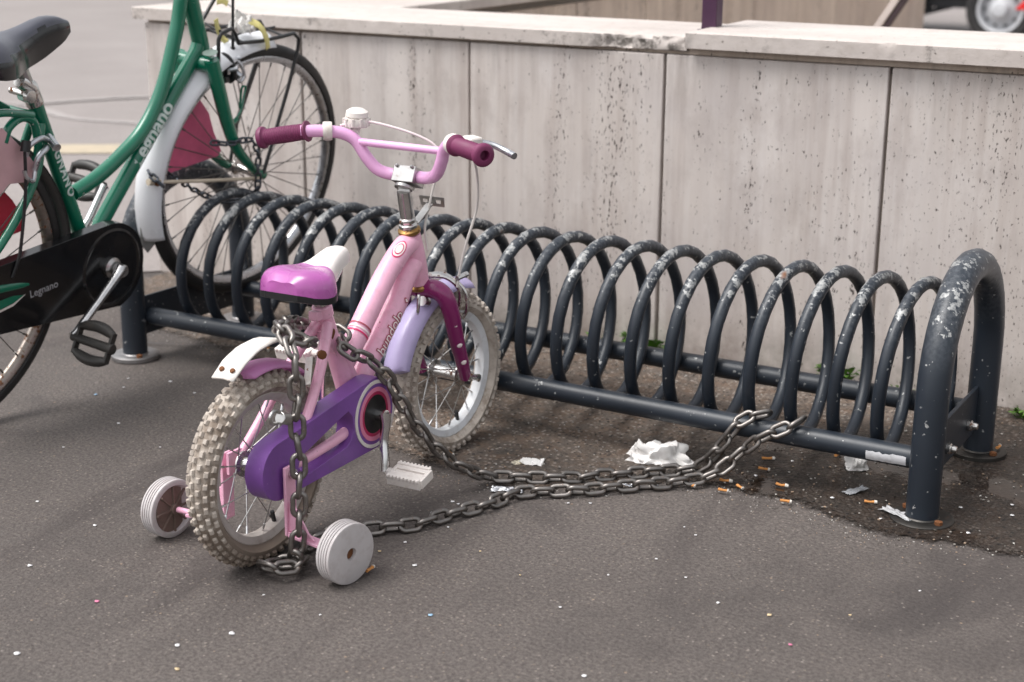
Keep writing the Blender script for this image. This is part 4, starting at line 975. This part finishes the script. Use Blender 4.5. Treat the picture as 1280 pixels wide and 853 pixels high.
ribbon('yellow_label', [wpt(.0, .795, .372), wpt(.0, .80, .352), wpt(.0, .812, .330), wpt(.01, .82, .318)], .014, YLW, 'folded yellow label hanging at the rear of the front carrier', 'label', side=Rv)
ribbon('yellow_tag', [wpt(-.03, .835, .398), wpt(-.03, .855, .397), wpt(-.03, .872, .388)], .013, YLW, 'small yellow tag highest on the front carrier of the green bicycle', 'tag', side=Rv)
ribbon('white_string', [wpt(-.03, .872, .388), wpt(-.02, .885, .375), wpt(.0, .90, .36)], .004, PAP, 'short white paper string trailing from the yellow tag', 'string', side=Rv)

# ================================================================== CHAINS
def link_mesh(name, L, Wd, r, mat):
    pts = []; hl = (L-Wd)/2; rw = (Wd/2-r)
    for k in range(9): a = -PI/2+PI*k/8; pts.append((hl+rw*math.cos(a), rw*math.sin(a), 0))
    for k in range(9): a = PI/2+PI*k/8; pts.append((-hl+rw*math.cos(a), rw*math.sin(a), 0))
    b = MB(); b.tube(pts, r, 10, closed=True); o = b.build(name, mat); me = o.data; bpy.data.objects.remove(o); return me
def lay_chain(root, me, path, pitch, roll0=45, jit=10, mx=100, closed=False, upv=(0, 0, 1)):
    P = catmull(path, 14); Ls = [0]
    for i in range(1, len(P)): Ls.append(Ls[-1]+(P[i]-P[i-1]).length)
    tot = Ls[-1]; n = min(mx, int(tot/pitch)); rnd = random.Random(5); k = 0
    def at(d):
        d = min(max(d, 0), tot-1e-6)
        for i in range(1, len(Ls)):
            if Ls[i] >= d: return P[i-1].lerp(P[i], (d-Ls[i-1])/max(1e-9, Ls[i]-Ls[i-1]))
    for i in range(n):
        d = (i+.5)*pitch; c = at(d); t = (at(d+pitch*.5)-at(d-pitch*.5)).normalized()
        rf_ = Vector(upv); rf_ = Vector((0, 1, 0)) if abs(t.dot(rf_)) > .93 else rf_
        nn_ = (rf_-t*rf_.dot(t)).normalized(); bb = t.cross(nn_) if False else nn_.cross(t)
        a = R(roll0+(90 if i % 2 else 0)+rnd.uniform(-jit, jit))
        ey = bb*math.cos(a)+nn_*math.sin(a); ez = t.cross(ey)
        M = Matrix(((t.x, ey.x, ez.x, c.x), (t.y, ey.y, ez.y, c.y), (t.z, ey.z, ez.z, c.z), (0, 0, 0, 1)))
        if rnd.random() < .5: M = M @ Matrix.Rotation(R(rnd.uniform(-9, 9)), 4, 'Y')
        o = bpy.data.objects.new('link', me); C.objects.link(o); o.parent = root; o.matrix_local = root.matrix_world.inverted() @ M
    return n
KM = kid.matrix_world if False else Matrix.Translation((.942, -.705, 0)) @ Matrix.Rotation(KH-PI/2, 4, 'Z')
K = lambda w, s, z: KM @ Vector((w, s, z))
big = link_mesh('link', .0450, .0280, .0043, CHN)
ch = empty('steel_chain', Vector((1.2, -.2, 0))); tag(ch, 'heavy rusty steel chain tying the pink bicycle to the spiral rack', 'chain')
V = Vector
path = [V((1.500, .030, .130)), V((1.462, .004, .118)), V((1.436, -.008, .080)), V((1.408, -.006, .038)), V((1.374, -.015, .013)), V((1.31, -.072, .012)), V((1.25, -.128, .012)), V((1.19, -.180, .012)),
        V((1.095, -.241, .016)), V((1.073, -.287, .036)), V((1.052, -.332, .070)), V((1.031, -.375, .124)), V((1.014, -.410, .180)), V((1.004, -.431, .224)), V((.995, -.451, .254)), V((.982, -.478, .280)),
        V((.966, -.511, .300)), K(-.004, .232, .312), K(-.034, .196, .326), K(-.030, .150, .345), K(-.004, .100, .362), K(.018, .055, .372), K(.040, .020, .372), K(.060, .055, .350), K(.030, .085, .345), K(.020, .040, .372),
        K(.050, .008, .377), K(.082, -.018, .362), K(.094, -.024, .330), K(.094, -.024, .25), K(.096, -.026, .16), K(.094, -.028, .08), K(.088, -.030, .035),
        K(.070, -.015, .016), K(.045, -.035, .014), K(.055, -.062, .022), K(.085, -.050, .022), K(.088, -.015, .018), K(.06, .02, .014), K(.045, .09, .012), V((1.018, -.565, .012)),
        V((1.044, -.535, .012)), V((1.089, -.488, .012)), V((1.112, -.426, .012)), V((1.145, -.351, .012)), V((1.160, -.285, .012)), V((1.195, -.250, .012)), V((1.242, -.218, .012)), V((1.302, -.158, .012)), V((1.366, -.100, .013)), V((1.418, -.052, .018)), V((1.446, -.030, .038)), V((1.472, -.014, .068)), V((1.508, -.008, .098)), V((1.545, .002, .120)), V((1.566, .030, .131)), V((1.562, .062, .127)), V((1.535, .076, .122)), V((1.512, .055, .127))]
nl = lay_chain(ch, big, path, .0308, mx=100)
print('links', nl)
# padlock at the knot
b = MB(); b.tube([(0, 0, -.010), (0, 0, .010)], .0095, 18); b.tube(catmull([(0, -.008, .012), (0, -.009, .026), (0, 0, .033), (0, .009, .026), (0, .008, .012)], 4), .003, 8)
pk = b.build('padlock', STL, None, bevel=.002); pk.matrix_world = Matrix.Translation(K(.088, -.048, .262)) @ Matrix.Rotation(R(70), 4, 'X'); tag(pk, 'small chrome padlock hanging on the vertical chain by the rear wheel', 'padlock')
# dark lock chain of the green bicycle
sm_l = link_mesh('link', .026, .0165, .0027, CHD)
lc = empty('lock_chain', AM @ V((.07, .80, .05))); tag(lc, 'dark blue lock chain looped through the front wheel of the green bicycle', 'chain')
A_w = lambda w, s, v: AM @ V((w, s, v))
n2 = lay_chain(lc, sm_l, [A_w(.03, .575, .055), A_w(-.01, .58, .075), A_w(-.03, .64, .055), A_w(-.035, .70, .02), A_w(-.03, .77, -.03), A_w(-.01, .83, -.06), A_w(.04, .86, -.045), A_w(.070, .845, -.01), A_w(.072, .845, .03), A_w(.072, .845, .07), A_w(.072, .825, .104), A_w(.068, .79, .112), A_w(.06, .755, .112), A_w(.02, .735, .112)], .0180, jit=14)
print('links', n2)

# ================================================================== LITTER, WEEDS, GRIT
def butt(x, y, rz, label, half=False, z=.0045, ash=False, tilt=0):
    e = Matrix.Translation((x, y, z+.004)) @ Matrix.Rotation(rz, 4, 'Z') @ Matrix.Rotation(tilt, 4, 'Y')
    b = MB(); ln = random.uniform(.016, .019); bd_ = random.uniform(-.0022, .0022); b.tube([(0, 0, 0), (ln*.3, bd_*.6, -.0003), (ln*.6, bd_, -.0006), (ln, 0, 0)], [.0033, .0029, .0024, .0030], 12)
    for v_ in b.bm.verts: v_.co.z *= random.uniform(.62, .95)
    t = b.build('cigarette_butt', CIG, None); t.matrix_world = e; tag(t, label, 'cigarette butt', 'smoked cigarette butts on the ground')
    b = MB(); b.tube([(ln, 0, 0), (ln+(.003 if half else random.uniform(.001, .006)), 0, -.0004)], [.0034, .0028], 12); b.build('paper_end', CIGW, t)
for a in [(1.435, -.026, .2, 'orange cigarette butt under the chain where it rises to the rack'), (1.451, -.071, .1, 'orange cigarette butt on grey asphalt just below the rising chain'),
          (1.472, -.035, -.6, 'cigarette butt lying slanted at the edge of the dark wet ground below the chain'), (1.459, .118, .5, 'cigarette butt on dark wet ground beneath the front rail by the chain'),
          (1.472, .067, .1, 'longer cigarette butt on wet ground just in front of the front rail'), (1.529, .009, 0, 'cigarette butt lying level on the edge of the wet patch right of the chain'),
          (1.563, -.063, .2, 'lowest cigarette butt on the dry asphalt right of the chain'), (1.572, .203, 1.4, 'cigarette butt left of the white scrap between the rails'),
          (1.689, .011, .3, 'yellowish cigarette butt left of the right front hoop foot'), (.943, -.162, -.5, 'orange cigarette butt beside the front tyre of the pink bicycle'),
          (1.122, -.675, 1.6, 'cigarette butt behind the right stabiliser wheel'), (1.828, .377, 1.5, 'cigarette butt standing on the rear base plate of the right hoop'),
          (1.392, -.075, -.2, 'cigarette butt lying against the double chain on the ground'), (.22, .20, -.9, 'pale cigarette butt near the foot of the left hoop')]:
    butt(a[0], a[1], a[2], a[3], z=.0150 if 'base plate' in a[3] else .0045, tilt=0)
random.seed(11)
def scrap(name, c, size, seed, mat, label, cat, rz=0, **k):
    o = crumple(name, (0, 0, 0), size, seed, mat, M=Matrix.Rotation(rz, 3, 'Z'), **k); o.location = c; tag(o, label, cat); return o
def tissue(name, c, R3, H, seed, label, cat, rz=0):
    """a balled-up paper napkin: facetted lump with a few sharp folds"""
    b = MB(); bmesh.ops.create_icosphere(b.bm, subdivisions=4, radius=1)
    for v in b.bm.verts:
        d_ = v.co.normalized(); q = 1+.5*noise.noise(d_*1.6+V((seed, 0, 0)))+.55*abs(noise.noise(d_*2.2+V((0, seed, 0))))-.12*abs(noise.noise(d_*4.2+V((0, 0, seed))))-.0*abs(noise.noise(d_*13))
        v.co = V((d_.x*R3[0]*q, d_.y*R3[1]*q, max(-.002, d_.z*H*q)))
    o = b.build(name, PAP); o.location = c; o.rotation_euler.z = rz; tag(o, label, cat); return o
tissue('paper_napkin', (1.298, .018, .006), (.046, .028), .032, 2.3, 'large crumpled white napkin lying beneath the front rail behind the chain', 'napkin', .5)
scrap('napkin_corner', (1.262, .006, .012), (.020, .022, .012), 5, PAP, 'folded white corner sheet leaning on the large napkin', 'napkin', .8)
bpy.data.objects['napkin_corner'].rotation_euler = (R(55), 0, .7)
scrap('paper_scrap', (1.098, -.116, .003), (.022, .018, .005), 8, PAP, 'small flat white torn paper to the left of the large napkin', 'paper', .3)
scrap('paper_scrap', (1.080, -.128, .0025), (.016, .010, .003), 9, painted('cream_paper', (.68, .62, .48), .7), 'cream torn paper tucked under the small flat white paper', 'paper', .9)
tissue('paper_scrap', (1.622, .175, .006), (.020, .020), .020, 6.1, 'small crumpled white paper on the wet ground near the right hoop', 'paper')
scrap('plastic_foil', (1.128, -.258, .002), (.030, .013, .005), 12, ALU, 'thin silvery foil lying under the chain on the asphalt', 'foil', .4)
scrap('plastic_foil', (1.66, .055, .006), (.026, .009, .003), 14, painted('clear_foil', (.35, .36, .38), .2), 'clear shiny foil strip on the dark wet ground', 'foil', 1.1)
scrap('plastic_foil', (1.755, -.012, .006), (.034, .012, .004), 15, painted('grey_foil', (.42, .42, .43), .25), 'torn grey foil beside the foot of the right front hoop', 'foil', -.4)
for i, (x, y) in enumerate([(1.30, -.115), (1.345, -.10)]): scrap('plastic_foil', (x, y-.01, .002), (.012, .007, .003), 20+i, ALU, ['silver foil piece under the doubled chain below the napkin', 'second silver foil piece under the doubled chain right of the napkin'][i], 'foil', .3*i)
def leaf_clump(name, c, n, size, label, seed, spread=.05, tall=1.0):
    rnd = random.Random(seed); b = MB()
    for k in range(n):
        a = rnd.uniform(0, 2*PI); rr = spread*math.sqrt(rnd.random()); x = rr*math.cos(a)*1.5; y = -abs(rr*math.sin(a))*.6; L = size*rnd.uniform(.5, 1.2); el = rnd.uniform(.25, 1.2)
        out = V((math.cos(a)*math.cos(el), -abs(math.sin(a))*math.cos(el), math.sin(el)*tall)).normalized(); sd_ = out.cross(V((0, 0, 1))).normalized(); nz = sd_.cross(out)
        base = V((x, y, rnd.uniform(0, size*.9*tall))); w = L*rnd.uniform(.25, .42); rows = []
        for i in range(5):
            t = i/4; ww = w*math.sin(PI*min(1, t*.85+.12)); p = base+out*L*t-V((0, 0, 1))*L*.35*t*t
            rows.append([p-sd_*ww+nz*ww*.3, p, p+sd_*ww+nz*ww*.3])
        b.sheet(rows); b.tube([V((x*.5, y*.5, 0)), base], .0007, 4)
    o = b.build(name, LEAF); o.location = c; tag(o, label, 'weed', 'weeds at the foot of the wall'); return o
leaf_clump('weed', (.90, .655, .004), 90, .019, 'low sparse weed at the wall foot left of the middle wall joint', 1, .055)
leaf_clump('weed', (.975, .66, .004), 150, .022, 'bushy bright green weed at the wall foot by the middle wall joint', 2, .045, 1.4)
leaf_clump('weed', (1.425, .655, .004), 70, .024, 'broad leaved green weed behind the rear rail near the right wall joint', 3, .028, 1.5)
leaf_clump('weed', (1.57, .655, .004), 50, .015, 'small dark weed at the wall foot just left of the right hoop', 4, .03)
leaf_clump('weed', (1.84, .640, .004), 60, .018, 'green weed growing at the wall foot right of the right hoop', 5, .035)
leaf_clump('weed', (1.27, .658, .004), 35, .011, 'thin strip of mossy weed at the wall foot between the two wall joints', 6, .06)
leaf_clump('weed', (.60, .655, .004), 40, .011, 'tiny weed at the wall foot behind the front wheel of the pink bicycle', 7, .05)
# white paper dots (confetti)
CF = [painted('confetti_white', (.78, .77, .78), .6), painted('confetti_blue', (.35, .55, .75), .6), painted('confetti_pink', (.7, .22, .36), .6), painted('confetti_yellow', (.65, .5, .3), .6)]
def confetti(x, y, r, m, label, z=.0008):
    b = MB(); n = 9; rnd = random.Random(int(x*9999+y*777)); vs = [b.bm.verts.new((r*rnd.uniform(.75, 1.1)*math.cos(2*PI*k/n), r*rnd.uniform(.75, 1.1)*math.sin(2*PI*k/n), rnd.uniform(0, .0012))) for k in range(n)]; b.bm.faces.new(vs)
    o = b.build('confetti', m, None, solid=.0004); o.location = (x, y, z+.0004); tag(o, label, 'confetti', 'scattered round paper confetti'); return o
CONF = [(0.656, -0.919, 0.0045, 0), (0.626, -0.751, 0.0035, 0), (0.466, -0.727, 0.003, 0), (1.073, -0.933, 0.0045, 0), (1.032, -1.0, 0.004, 0), (0.861, -1.132, 0.005, 0), (1.079, -1.052, 0.004, 3), (1.281, -0.738, 0.004, 1), (1.704, -0.479, 0.004, 3), (1.165, -0.606, 0.004, 0), (1.102, -0.54, 0.003, 0), (1.557, -0.782, 0.0035, 0), (1.763, -0.551, 0.003, 2), (0.836, -0.957, 0.004, 2), (1.624, -0.481, 0.003, 0), (1.546, -0.424, 0.0025, 0), (1.805, -0.417, 0.0025, 3), (0.291, -0.353, 0.003, 0), (0.191, -0.095, 0.004, 0), (0.287, -0.127, 0.003, 0), (0.12, -0.244, 0.004, 1), (0.098, -0.126, 0.003, 0), (0.134, -0.177, 0.003, 0), (1.087, -0.59, 0.003, 3), (1.167, -0.15, 0.003, 0), (1.248, -0.253, 0.003, 0), (1.281, -0.233, 0.0035, 0), (1.074, -0.352, 0.0035, 0), (1.088, -0.356, 0.003, 0), (1.072, -0.412, 0.004, 0), (0.867, 0.288, 0.004, 0), (1.23, 0.057, 0.003, 0), (1.735, -0.045, 0.003, 0), (1.912, 0.136, 0.004, 0), (1.923, 0.088, 0.004, 0), (1.838, 0.077, 0.004, 0), (1.878, -0.028, 0.004, 0), (1.48, 0.034, 0.004, 0), (1.51, 0.14, 0.003, 0), (1.634, 0.003, 0.004, 0), (1.128, -0.451, 0.002, 0), (1.224, -0.506, 0.002, 3), (1.478, -0.386, 0.0025, 0), (1.493, -0.265, 0.0025, 0), (1.463, -0.244, 0.002, 0), (1.44, -0.479, 0.002, 0), (1.032, -0.812, 0.002, 0), (1.144, -0.821, 0.002, 0), (0.302, -0.509, 0.0025, 0), (0.456, -0.413, 0.002, 0), (1.324, -0.551, 0.002, 3), (1.43, -0.616, 0.0025, 0), (1.87, -0.282, 0.002, 0), (0.842, -0.174, 0.003, 0), (0.64, -0.078, 0.0025, 0)]
for x, y, r, c in CONF:
    confetti(x, y, r, CF[c], ['small white paper dot lying on the asphalt', 'light blue paper dot on the asphalt', 'pink paper dot lying on the asphalt', 'yellowish paper dot lying on the asphalt'][c], .0048 if (y > -.05 and x > 1.25) else .0008)
# grit and small stones on the worn strip
rnd = random.Random(21); b = MB()
def pebble(x, y, r, z=.004):
    m = Matrix.Translation((x, y, z+r*.3)) @ Matrix.Rotation(rnd.uniform(0, 6), 4, 'Z') @ Matrix.Diagonal((rnd.uniform(.8, 1.4), rnd.uniform(.7, 1.1), rnd.uniform(.5, .8), 1))
    vs = bmesh.ops.create_icosphere(b.bm, subdivisions=1, radius=r, matrix=m)['verts']
    mi = rnd.choice([0, 0, 1, 1, 2, 3])
    for v in vs:
        v.co += V((rnd.uniform(-1, 1), rnd.uniform(-1, 1), rnd.uniform(-1, 1)))*r*.18
        for f in v.link_faces: f.material_index = mi
for k in range(4200):
    i = rnd.randrange(len(edge)-1); ex, ey = edge[i]
    if k < 1900:
        pebble(ex+rnd.uniform(-.01, .01), ey-.01+rnd.gauss(.015, .032), rnd.uniform(.0006, .0018), .0)
    else:
        x = rnd.uniform(-.1, 2.4); y0 = min(edge, key=lambda p: abs(p[0]-x))[1]; pebble(x, rnd.uniform(y0, .64), rnd.uniform(.0009, .0026))
stuff(b.build('gravel', [painted('stone_grey', (.25, .23, .21), .8), painted('stone_dark', (.07, .06, .05), .8), painted('stone_tan', (.30, .22, .16), .8), painted('stone_pale', (.42, .40, .37), .8)]), 'loose grit and small stones scattered on the worn ground by the rack', 'gravel')
b = MB(); crk = catmull([V((-.06, .09, .0062)), V((.03, .125, .0062)), V((.10, .16, .0062)), V((.20, .19, .0062)), V((.33, .25, .0062))], 8); rows = []
for i, p in enumerate(crk):
    n_ = noise.noise((i*.8, 0, 2))*.006; w_ = .002+.002*abs(noise.noise((i*.5, 3, 0))); rows.append([p+V((0, n_-w_, 0)), p+V((0, n_+w_, 0))])
b.sheet(rows); struct(b.build('ground_crack', BLK))
